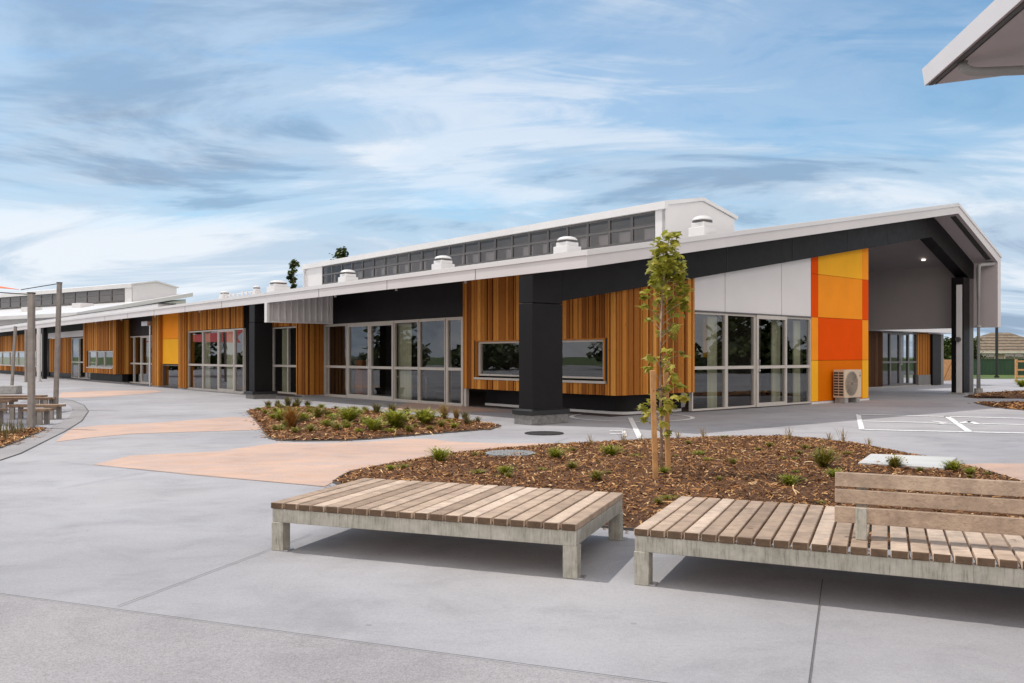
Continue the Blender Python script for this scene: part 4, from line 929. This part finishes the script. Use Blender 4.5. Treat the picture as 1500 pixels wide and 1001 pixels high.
platform(B1, o1, E1, E2, 2.285, 1.31, .11425, .0985, 21, (.004, 2.186), 'deck_wood')
e1b = Vector((.915, -.403)).normalized(); e2b = Vector((.403, .915)).normalized()
o2 = (.735, 5.175)
B2 = thing('platform_bench', (1.8, 5.3, 0), 'low timber slat platform bench with a three board backrest, right of the pair', 'bench')
platform(B2, o2, e1b, e2b, 4.5, 1.31, .1022, .0885, 22, (.004, 2.9, 4.4), 'deck_wood')
bk = MB(); r_ = random.Random(4)
def bkp(p, q, z): return Vector((o2[0], o2[1], 0))+Vector((*e1b, 0))*p+Vector((*e2b, 0))*q+Vector((0, 0, z))
# backrest line: starts 1.19 m from the left end, .13-.17 m in from the front edge
for (z0, z1, q0) in ((.432, .522, .240), (.540, .618, .275), (.632, .712, .298)):
    bk.hexa([bkp(1.14,q0,z0), bkp(4.4,q0,z0), bkp(4.4,q0+.035,z0), bkp(1.14,q0+.035,z0), bkp(1.14,q0+.012,z1), bkp(4.4,q0+.012,z1), bkp(4.4,q0+.047,z1), bkp(1.14,q0+.047,z1)], r_.uniform(.25, .6))
br = bk.build('backrest', 'back_wood', B2, bevel=.003)
for p in (1.255, 2.75, 4.2):
    m = MB(); m.hexa([bkp(p,.20,.347), bkp(p+.06,.20,.347), bkp(p+.06,.24,.347), bkp(p,.24,.347), bkp(p,.222,.525), bkp(p+.06,.222,.525), bkp(p+.06,.238,.525), bkp(p,.238,.525)])
    m.hexa([bkp(p,.276,.347), bkp(p+.06,.276,.347), bkp(p+.06,.286,.347), bkp(p,.286,.347), bkp(p,.348,.70), bkp(p+.06,.348,.70), bkp(p+.06,.358,.70), bkp(p,.358,.70)])
    m.build('bracket', 'galv', B2, bevel=.003)

# picnic benches by the left edge
def simple_bench(x, y, L_, W_, ang_, label, group='slatted benches in the curved seating area', h=.32):
    ex = Vector((math.cos(ang_), math.sin(ang_))); ey = Vector((-ex.y, ex.x)); o = (x, y)
    R_ = thing('bench', (x, y, 0), label, 'bench', group)
    s = MB()
    for k in range(3): obox(s, o, ex, ey, 0, L_, k*W_/3+.008, (k+1)*W_/3-.008, h-.05, h, rnd.uniform(.1, .9))
    s.build('seat', 'rail_wood', R_, bevel=.004)
    for p in (.08, L_-.18):
        for q in (.03, W_-.09):
            l = MB(); obox(l, o, ex, ey, p, p+.09, q, q+.06, 0, h-.05); l.build('leg', 'grey_post', R_)
simple_bench(-11.05, 18.5, 1.12, .42, -.02, 'slatted bench whose right end shows between the two front grey posts')
simple_bench(-9.85, 17.05, .46, .40, .05, 'short slatted seat standing right behind the nearest grey post')
simple_bench(-10.75, 17.0, .44, .40, .05, 'short slatted seat cut off by the left picture edge')
simple_bench(-13.3, 21.6, 1.5, .4, .06, 'long dark slatted bench in the second row behind the front benches')
simple_bench(-14.0, 22.8, 1.3, .4, .06, 'slatted bench farthest back, just in front of the solid grey block bench')
simple_bench(-12.9, 20.4, .8, .4, .02, 'short slatted bench between the front bench and the dark second row bench')
m = MB(); m.box((-19.2, 30.6, 0), (1.25, .1, 0), (-.05, .5, 0), (0, 0, .3)); o = m.build('bench', 'foundation', bevel=.02); tag(o, 'solid grey block bench behind the slatted benches at the left edge', 'bench')

# shade posts, cables, sail
def post(x, y, h, wd, lean, label):
    R_ = thing('post', (x, y, 0), label, 'post', 'grey shade posts')
    m = MB(); m.hexa([Vector((x+sx*wd/2, y+sy*wd/2, .01)) for sx, sy in ((-1,-1),(1,-1),(1,1),(-1,1))]+[Vector((x+lean+sx*wd/2, y+sy*wd/2, h)) for sx, sy in ((-1,-1),(1,-1),(1,1),(-1,1))]); m.build('shaft', 'grey_post', R_, bevel=.008)
    m = MB(); m.box((x-wd, y-wd, 0), (2*wd, 0, 0), (0, 2*wd, 0), (0, 0, .012)); m.build('base_plate', 'grey_post', R_)
    m = MB(); m.box((x+lean-wd*.55, y-wd*.55, h), (wd*1.1, 0, 0), (0, wd*1.1, 0), (0, 0, .02)); m.build('cap', 'black_trim', R_)
post(POSTS[0][0], POSTS[0][1], 2.6, .105, 0, 'upright grey square shade post nearest the camera at left')
post(POSTS[1][0], POSTS[1][1], 3.28, .098, .10, 'tall leaning grey shade post holding the sail cable')
post(POSTS[2][0], POSTS[2][1], 2.7, .105, .16, 'smaller leaning grey shade post at the far left')
post(POSTS[3][0], POSTS[3][1], 2.75, .105, 0, 'farthest grey shade post, standing just left of the nearest post')
m = MB(); m.tube([(WCOL[0][0], WCOL[0][1], 0), (WCOL[0][0], WCOL[0][1], 2.85)], .10, 16); m.tube([(WCOL[0][0], WCOL[0][1], 0), (WCOL[0][0], WCOL[0][1], .06)], .14, 16)
o = m.build('column', 'white_metal', smooth=False); tag(o, 'round white column under the eave at far left', 'column')
Ts, Q_, R_s = Vector((-12.9, 22.3, 3.13)), Vector((-10.62, 16.9, 2.68)), Vector((-19, 20, 4.2))
m = MB(); cen = (Ts+Q_+R_s)/3; ringp = []
for p, q in ((Ts, Q_), (Q_, R_s), (R_s, Ts)):
    for k in range(8):
        tt = k/8; x = p.lerp(q, tt); x = x.lerp(cen, .16*4*tt*(1-tt)); ringp.append(x)
for k in range(len(ringp)): m.face([cen-Vector((0,0,.1)), ringp[k], ringp[(k+1) % len(ringp)]])
for k in range(len(ringp)): m.face([cen-Vector((0,0,.108)), ringp[k]-Vector((0,0,.006)), ringp[(k+1) % len(ringp)]-Vector((0,0,.006))])
o = m.build('shade_sail', 'sail_orange', recalc=False); tag(o, 'orange fabric shade sail corner at the left edge above the roofs', 'shade sail')
m = MB(); m.tube([Ts, (POSTS[1][0]+.09, POSTS[1][1], 3.27)], .012, 6); o = m.build('cable', 'cable'); tag(o, 'dark cable running from the sail corner to the tall leaning post', 'cable')
m = MB(); m.tube([Q_, (POSTS[0][0], POSTS[0][1], 2.58)], .012, 6); o = m.build('cable', 'cable'); tag(o, 'dark cable running left from the top of the nearest grey post', 'cable')

m = MB(); q3 = [Vector((-31, 42, 2.2)), Vector((-40, 46, 3.4)), Vector((-33, 52, 2.3))]; c3 = (q3[0]+q3[1]+q3[2])/3; rg = []
for p, q in zip(q3, q3[1:]+q3[:1]):
    for k in range(8):
        x = p.lerp(q, k/8); rg.append(x.lerp(c3, .16*4*(k/8)*(1-k/8)))
for k in range(len(rg)): m.face([c3, rg[k], rg[(k+1) % len(rg)]])
o = m.build('shade_sail', 'sail_red', recalc=False); tag(o, 'red shade sail mirrored in the glass of the left block', 'shade sail')
# manholes and lid
r1 = .30
MH = thing('manhole_cover', (MAN[0][0], MAN[0][1], 0), 'round dark iron manhole cover in the paving in front of the black pillar', 'manhole cover')
m = MB(); m.disc(MAN[0], .31, 0, .014); m.build('lid', 'iron', MH); m = MB()
for k in range(40):
    a = 2*PI*k/40; b = 2*PI*(k+1)/40; c_ = MAN[0]
    m.hexa([(c_[0]+rr*math.cos(x), c_[1]+rr*math.sin(x), z) for z in (0, .017) for rr, x in ((.315, a), (.35, a), (.35, b), (.315, b))])
m.build('rim', 'iron', MH)
hz_ = .085
MH2 = thing('manhole_cover', (MANB[0][0], MANB[0][1], 0), 'round grey patterned manhole cover set in the front mulch bed', 'manhole cover')
m = MB(); m.disc(MANB[0], .335, 0, hz_+.015); m.build('lid', 'galv_cover', MH2); m = MB(); rr_ = random.Random(2)
for i in range(-7, 8):
    for j in range(-7, 8):
        x, y = i*.044, j*.044
        if math.hypot(x, y) < .31 and (i+j) % 2 == 0: m.box((MANB[0][0]+x-.014, MANB[0][1]+y-.014, hz_+.014), (.028, 0, 0), (0, .028, 0), (0, 0, .006))
m.build('tread_pattern', 'galv_cover', MH2)
m = MB(); m.prism([(x, y, .02) for x, y in LID], (0, 0, .09)); o = m.build('concrete_lid', 'concrete_lid', bevel=.008); tag(o, 'flat pale rectangular concrete lid lying in the mulch behind the backrest', 'concrete lid')

# right background
m = MB(); m.tube([(BLK[0][0], BLK[0][1], 0), (BLK[0][0], BLK[0][1], 4.2)], .085, 10); m.tube([(BLK[0][0], BLK[0][1], 0), (BLK[0][0], BLK[0][1], .1)], .15, 10); o = m.build('lamp_post', 'black_trim'); tag(o, 'thin black pole in front of the green fence at right', 'pole')
m = MB(); m.tube([(STL[0][0], STL[0][1], 0), (STL[0][0], STL[0][1], 1.22)], .04, 8); m.disc(STL[0], .08, 0, .02, 10); o = m.build('bollard', 'bright_steel'); tag(o, 'slim pale steel post beside the black pier of the rear wing', 'post')
GT = thing('timber_gate', (GATE[0][0], GATE[0][1], 0), 'timber gate with diagonal boards beyond the porch', 'gate')
g0 = Vector((*GATE[0], 0)); gd = Vector((1.05, .9, 0))
m = MB()
for k in range(9):
    m.box(g0+gd*(k*.11)+Vector((0, .02, .06)), gd*.10, (0, .03, 0), (0, 0, 1.12), rnd.random())
m.build('boards', 'stake_wood', GT)
m = MB(); m.box(g0+Vector((0,-.03,0)), gd*.07, (0, .05, 0), (0, 0, 1.25)); m.box(g0+gd*.95+Vector((0,-.03,0)), gd*.07, (0, .05, 0), (0, 0, 1.25)); m.hexa([g0+gd*.07+Vector((0,-.03,.1)), g0+gd*.15+Vector((0,-.03,.1)), g0+gd*.95+Vector((0,-.03,1.1)), g0+gd*.87+Vector((0,-.03,1.1))]+[v+Vector((0,.04,.0)) for v in (g0+gd*.07+Vector((0,-.03,.1)), g0+gd*.15+Vector((0,-.03,.1)), g0+gd*.95+Vector((0,-.03,1.1)), g0+gd*.87+Vector((0,-.03,1.1)))]); m.build('frame', 'stake_wood', GT)
TR = thing('trellis', (TREL[0][0], TREL[0][1], 0), 'timber post and rail trellis at the right edge before the green fence', 'trellis')
for k in range(3):
    m = MB(); m.box((TREL[0][0]+k*.9, TREL[0][1], 0), (.1, 0, 0), (0, .1, 0), (0, 0, 1.2)); m.build('post', 'stake_wood', TR)
for z in (.25, .6, 1.05):
    m = MB(); m.box((TREL[0][0], TREL[0][1]-.035, z), (2.0, 0, 0), (0, .03, 0), (0, 0, .09)); m.build('rail', 'stake_wood', TR)
FN = thing('green_fence', (38, 62, 0), 'dark green corrugated metal fence in front of the tiled roof house', 'fence')
m = MB(); prev = None
for k in range(240):
    x = 26+k*.14; y = 62+(.035 if k % 2 else 0); cur = (Vector((x, y, -.02)), Vector((x, y, 1.12)))
    if prev: m.face([prev[0], cur[0], cur[1], prev[1]])
    prev = cur
m.build('sheet', 'fence_green', FN, recalc=False)
m = MB(); m.box((26, 61.96, 1.10), (33.5, 0, 0), (0, .1, 0), (0, 0, .05)); m.build('top_rail', 'fence_green', FN)
# tiled house
hx0, hx1, hy0, hy1 = 53.4, 63.0, 98, 106
HS = thing('house', (62, 104, 0), 'single storey house with brown tiled hip roof behind the green fence', 'house')
m = MB(); m.box((hx0, hy0, -.5), (hx1-hx0, 0, 0), (0, hy1-hy0, 0), (0, 0, 2.5)); m.build('wall', 'house_wall', HS)
m = MB(); e = .7; zl, zh = 1.9, 4.15
c_ = [(hx0-e, hy0-e, zl), (hx1+e, hy0-e, zl), (hx1+e, hy1+e, zl), (hx0-e, hy1+e, zl)]; r0, r1_ = (hx0+4.2, (hy0+hy1)/2, zh), (hx1-3.2, (hy0+hy1)/2, zh)
m.face([c_[0], c_[1], r1_, r0]); m.face([c_[2], c_[3], r0, r1_]); m.face([c_[1], c_[2], r1_]); m.face([c_[3], c_[0], r0]); m.build('roof', 'roof_tile', HS)
m = MB(); m.box((hx0-e, hy0-e-.03, zl-.25), (hx1-hx0+2*e, 0, 0), (0, .06, 0), (0, 0, .24)); m.build('fascia', 'house_trim', HS)
for x, wd in ((hx0+.8, 1.6), (hx0+3.4, 2.4), (hx0+7.2, 1.8)):
    m = MB(); F_ = lambda s, d, z: Vector((s, hy0-.03-d, z)); glaze(HS, F_, x, x+wd, .55, 1.6, mat='house_trim', fw=.12, split=x+wd/2)

# ------------------------------------------------------------------ plants
def tuft(name, kind, x, y, z, h, seed):
    r = random.Random(seed); m = MB()
    spec = {'g': ('blade_green', 150, .72, 1.3), 'y': ('blade_yellow', 120, .7, 1.3), 'w': ('blade_straw', 34, .9, 1.1), 'l': ('blade_green', 80, .5, 1.8), 'm': ('blade_yellow', 170, .8, 1.1), 'd': ('blade_dark', 130, .85, 1.1),
            'r': ('blade_rust', 220, .9, .9), 'b': ('blade_green', 260, .75, 1.25), 's': ('blade_straw', 150, .95, .75), 'k': ('blade_dark', 14, 1., .35)}[kind]
    mat, nb_, upr, spread = spec
    leafy = kind in 'gblym' 
    for k in range(nb_):
        a = r.uniform(0, 2*PI); hh = h*r.uniform(.45, 1.1); sp = h*spread*r.uniform(.1, .75)
        rad = h*.18*r.random()
        p0 = Vector((x+rad*math.cos(a*1.7), y+rad*math.sin(a*1.7), z-.01)); p2 = p0+Vector((math.cos(a)*sp, math.sin(a)*sp, hh*upr)); p1 = p0.lerp(p2, .5)+Vector((0, 0, hh*.18))
        sd = Vector((-math.sin(a), math.cos(a), 0)); wd = max(.003, h*(.022 if not leafy else .030)*(.45 if kind == 'w' else 1))*r.uniform(.7, 1.3); tn = min(1, max(0, r.gauss(.45, .28)))
        m.face([p0-sd*wd*.6, p0+sd*wd*.6, p1+sd*wd, p1-sd*wd], tn); m.face([p1-sd*wd, p1+sd*wd, p2], tn)
        if leafy and r.random() < .7:
            for q in range(2):
                c_ = p0.lerp(p2, r.uniform(.35, 1)); b_ = r.uniform(0, 2*PI); l_ = h*r.uniform(.10, .2)
                d_ = Vector((math.cos(b_), math.sin(b_), r.uniform(-.1, .7)))*l_; s_ = Vector((-math.sin(b_), math.cos(b_), r.uniform(-.3, .3)))*l_*.28
                m.face([c_, c_+d_*.5+s_, c_+d_, c_+d_*.5-s_], min(1, tn+.15))
    return m.build(name, mat, loc=(x, y, z), recalc=False)
KW = {'g': ('green leafy clump', 'shrub'), 'y': ('yellow green tuft', 'grass tuft'), 'w': ('wispy thin pale sprig', 'grass tuft'), 'l': ('low spreading green weed', 'plant'), 'm': ('olive green tussock', 'grass tuft'), 'd': ('dark wispy grass tuft', 'grass tuft'),
      'r': ('rust orange tussock', 'grass tuft'), 'b': ('bright green bushy shrub', 'shrub'), 's': ('straw brown tussock', 'grass tuft'), 'k': ('strappy dark plant', 'plant')}
NM = {'g': 'leafy_shrub', 'y': 'grass_tuft', 'w': 'grass_tuft', 'l': 'low_plant', 'm': 'grass_tuft', 'd': 'grass_tuft', 'r': 'grass_tuft', 'b': 'leafy_shrub', 's': 'grass_tuft', 'k': 'strappy_plant'}
ORD = ['leftmost', 'second from left', 'third from left', 'fourth from left', 'fifth from left', 'sixth from left', 'seventh from left', 'eighth from left', 'ninth from left', 'tenth from left', 'eleventh from left']
def plant(P, bedP, hmax, where, group, seed, scale=1.):
    by = {}
    for q in P: by.setdefault(q[0], []).append(q)
    for kd, qs in by.items():
        qs.sort(key=lambda q: q[1]/q[2])
        for i, q in enumerate(qs):
            o = tuft(NM[kd], kd, q[1], q[2], mound((q[1], q[2]), bedP, hmax)-.005 if inside((q[1], q[2]), bedP) else .0, q[3]*scale, seed); seed += 1
            lab = KW[kd][0]+' '+where if len(qs) == 1 else f'{KW[kd][0]} {where}, {ORD[i] if i < len(qs)-1 else "rightmost"} of its kind there'
            tag(o, 'the only '+lab if len(qs) == 1 else lab, KW[kd][1], group)
plant(FBP, FRONT, .075, 'in the front mulch bed', 'plants in the front mulch bed', 100, 1.15)
plant(IBP, ISLAND, .10, 'in the island bed', 'plants in the island bed', 300, 1.15)
plant([('k', x, y, .30) for x, y in LBP], LEFTBED, .04, 'in the bed by the benches', 'strappy plants in the left bed', 400)
rp = random.Random(41)
for bedP, hm, cnt, hh_, where, group in ((ISLAND, .10, 60, (.10, .20), 'island bed', 'small ground cover tufts in the island bed'), (FRONT, .075, 40, (.04, .10), 'front mulch bed', 'tiny ground cover sprouts in the front mulch bed')):
    xs = [p[0] for p in bedP]; ys = [p[1] for p in bedP]; k = 0
    while k < cnt:
        p = (rp.uniform(min(xs), max(xs)), rp.uniform(min(ys), max(ys)))
        if not inside(p, bedP) or edge_dist(p, bedP) < .18 or p[1] < 7.5: continue
        k += 1; kd = rp.choice('ymlyg' if where == 'island bed' else 'yyml')
        o = tuft('ground_cover', kd, p[0], p[1], mound(p, bedP, hm)-.005, rp.uniform(*hh_), 900+k+int(hm*1000))
        tag(o, 'low yellow green ground cover tuft between the larger plants of the '+where if where == 'island bed' else 'tiny ground cover sprout on the bark of the front mulch bed', 'ground cover', group)
o = tuft('leafy_shrub', 'b', BUSH[0][0], BUSH[0][1], 0, .45, 500); tag(o, 'small round shrub beyond the mulch strips at the right edge', 'shrub')

# ------------------------------------------------------------------ young tree and stakes
tx, ty = TREE[0]; tz = .08
YT = thing('young_tree', (tx, ty, 0), 'slim young maple tree with sparse leaves tied between two stakes', 'tree')
def px2(x, y, dy=0.):       # the trunk's vertical plane, photo estimate turned into metres
    Y = ty+dy; return Vector(((x-750)/1243*Y, Y, 1.4+(521-y)*Y/1243))
trunk = [px2(970, 706), px2(969, 640), px2(967, 560), px2(968, 490), px2(970, 430), px2(975, 390), px2(979, 352)]
m = MB(); m.tube(trunk, [.019, .017, .015, .013, .011, .008, .004], 8)
rl = random.Random(8); lf = MB()
LOBE = [(0, 0), (.18, -.06), (.48, -.12), (.40, .10), (.62, .38), (.36, .38), (.22, .52), (.12, .62), (0, 1.0)]
LOBE = LOBE + [(-x, y) for x, y in reversed(LOBE[1:-1])]
def leaf(mb, p, s, r, tn):
    yaw = r.uniform(0, 2*PI); pitch = r.uniform(-1.2, .35)
    f = Vector((math.cos(yaw)*math.cos(pitch), math.sin(yaw)*math.cos(pitch), math.sin(pitch))); sd = f.cross(Vector((0, 0, 1))).normalized()
    rollv = r.uniform(-.6, .6); up_ = sd.cross(f); sd = sd*math.cos(rollv)+up_*math.sin(rollv); up_ = sd.cross(f)
    cnt = p+f*s*.3; 
    pts = [p+f*(y*s)+sd*(x*s*.9)+up_*(-abs(x)*s*.28 - .12*s*y*y) for x, y in LOBE]
    for i in range(len(pts)): mb.face([cnt, pts[i], pts[(i+1) % len(pts)]], tn)
br_m = MB()
tl = [v for v in trunk]
def trunk_at(z):
    for p, q in zip(tl, tl[1:]):
        if p.z <= z <= q.z: return p.lerp(q, (z-p.z)/(q.z-p.z))
    return tl[-1] if z > tl[-1].z else tl[0]
for (x, y, rad, cnt) in CLUST:
    dy = rl.uniform(-.16, .16); c0 = px2(x, y, dy)
    rm = rad*ty/1243
    b0_ = trunk_at(c0.z-.10-.3*abs(c0.x-tx)); br_m.tube([b0_, b0_.lerp(c0, .5)+Vector((0, 0, .015)), c0], [.006, .004, .002], 5)
    cnt = int(cnt*(1.2 if y < 430 else .85)) + 2
    for k in range(cnt):
        v = Vector((rl.gauss(0, 1), rl.gauss(0, 1), rl.gauss(0, .9))); v = v.normalized()*rm*rl.random()**.45
        sz = rl.uniform(.06, .115)
        leaf(lf, c0+v, sz, rl, min(1, max(0, rl.gauss(.5 if y < 500 else .62, .3))))
m.v += []; tr_ = m.build('trunk', 'bark', YT, smooth=True); br_m.build('branch', 'bark', tr_)
lf.build('crown', 'leaf', YT, recalc=False)
for (P_, top, lean, lab) in ((ST1[0], 1.24, -.035, 'timber tree stake on the left of the young tree trunk'), (ST2[0], 1.28, -.03, 'timber tree stake on the right of the young tree trunk')):
    R_ = thing('tree_stake', (P_[0], P_[1], 0), lab, 'stake', 'tree stakes')
    m = MB(); wd = .027; m.hexa([Vector((P_[0]+sx*wd, P_[1]+sy*wd, 0)) for sx, sy in ((-1,-1),(1,-1),(1,1),(-1,1))]+[Vector((P_[0]+lean+sx*wd, P_[1]+sy*wd, top)) for sx, sy in ((-1,-1),(1,-1),(1,1),(-1,1))]); m.build('shaft', 'stake_wood', R_, bevel=.004)
    m = MB(); c_ = Vector((P_[0]+lean*.8, P_[1], 1.02)); d_ = trunk_at(1.03)
    m.tube([c_+Vector((0, -.03, 0)), c_.lerp(d_, .5)+Vector((0, -.03, -.01)), d_+Vector((0, -.03, 0)), d_+Vector((.0, .03, 0)), c_.lerp(d_, .5)+Vector((0, .03, -.01)), c_+Vector((0, .03, 0))], .007, 5); m.build('tie', 'black_plastic', R_)

# ------------------------------------------------------------------ background trees
def tree(name, x, y, h, rx, crown0, n_, seed, label, cat='tree', group=None, leafs=.4, narrow=False):
    r = random.Random(seed); R_ = thing(name, (x, y, 0), label, cat, group)
    m = MB(); m.tube([(x, y, 0), (x+.1, y, h*.4), (x, y, h*.9)], [h*.025, h*.018, h*.005], 7); tk = m.build('trunk', 'bark', R_)
    cr = MB(); cl_ = []
    for k in range(max(10, n_//60)):
        zz_ = r.uniform(crown0, h*.97); f = (zz_-crown0)/(h-crown0); w_ = rx*(math.sin(PI*min(1, f*.8+.18))**.7)*(1.15-.35*f)
        a = r.uniform(0, 2*PI); d = w_*r.uniform(.1, .9); cl_.append((Vector((x+d*math.cos(a), y+d*math.sin(a), zz_)), r.uniform(.25, .5)*rx*.75, min(1, max(0, r.gauss(.45, .22)))))
    for k in range(n_):
        c, rad, tn = r.choice(cl_); v = Vector((r.gauss(0, 1), r.gauss(0, 1), r.gauss(0, .9))); p = c+v*rad*.55
        a, b = r.uniform(0, 2*PI), r.uniform(-1, 1); d = Vector((math.cos(a), math.sin(a), b))*leafs*r.uniform(.5, 1.2); s_ = Vector((-math.sin(a), math.cos(a), r.uniform(-.5, .5)))*leafs*.35
        cr.face([p-d*.5, p+s_, p+d*.5, p-s_], min(1, max(0, tn+r.uniform(-.2, .2))))
    cr.build('crown', 'tree_dark', R_, recalc=False)
tree('slender_tree', -19.3, 75, 10.0, .72, 3.5, 1800, 1, 'narrow dark green tree rising behind the white roofs left of the clerestory', leafs=.34)
tree('dark_tree', -15.2, 76, 11.2, 1.25, 4, 1800, 2, 'dark tree top peeking over the clerestory roof', leafs=.36)
tree('dark_tree', 46.6, 90, 2.9, 2.2, .2, 2500, 3, 'dark green tree seen beyond the porch above the timber gate', leafs=.4)
tree('dark_tree', 49.8, 92, 3.0, 1.6, .2, 1800, 31, 'dark tree between the porch column and the tiled roof house', leafs=.4)
# far trees round the grounds, out of the picture but mirrored in the glass
tm = MB(); r = random.Random(77)
for k in range(60):
    if k < 34: x, y = r.uniform(-68, -56), r.uniform(-8, 66)
    else: x, y = r.uniform(52, 60), r.uniform(-10, 36)
    hh = r.uniform(1.4, 3.6) if k % 7 else 6.0; w_ = r.uniform(1.5, 3.5)
    for q in range(260):
        v = Vector((r.gauss(0, 1), r.gauss(0, 1), r.gauss(0, 1))).normalized()*r.random()**.4
        p = Vector((x+v.x*w_, y+v.y*w_, hh*.5+v.z*hh*.5)); a = r.uniform(0, 2*PI); d = Vector((math.cos(a), math.sin(a), r.uniform(-1, 1)))*.7; s_ = Vector((-math.sin(a), math.cos(a), r.uniform(-.5, .5)))*.35
        tm.face([p-d*.5, p+s_, p+d*.5, p-s_], r.random())
o = tm.build('treeline', 'tree_dark', recalc=False); o['kind'] = 'stuff'; o['label'] = 'far row of trees mirrored in the glass'; o['category'] = 'trees'
for o in list(bpy.data.objects):
    if '_o' in o: del o['_o']
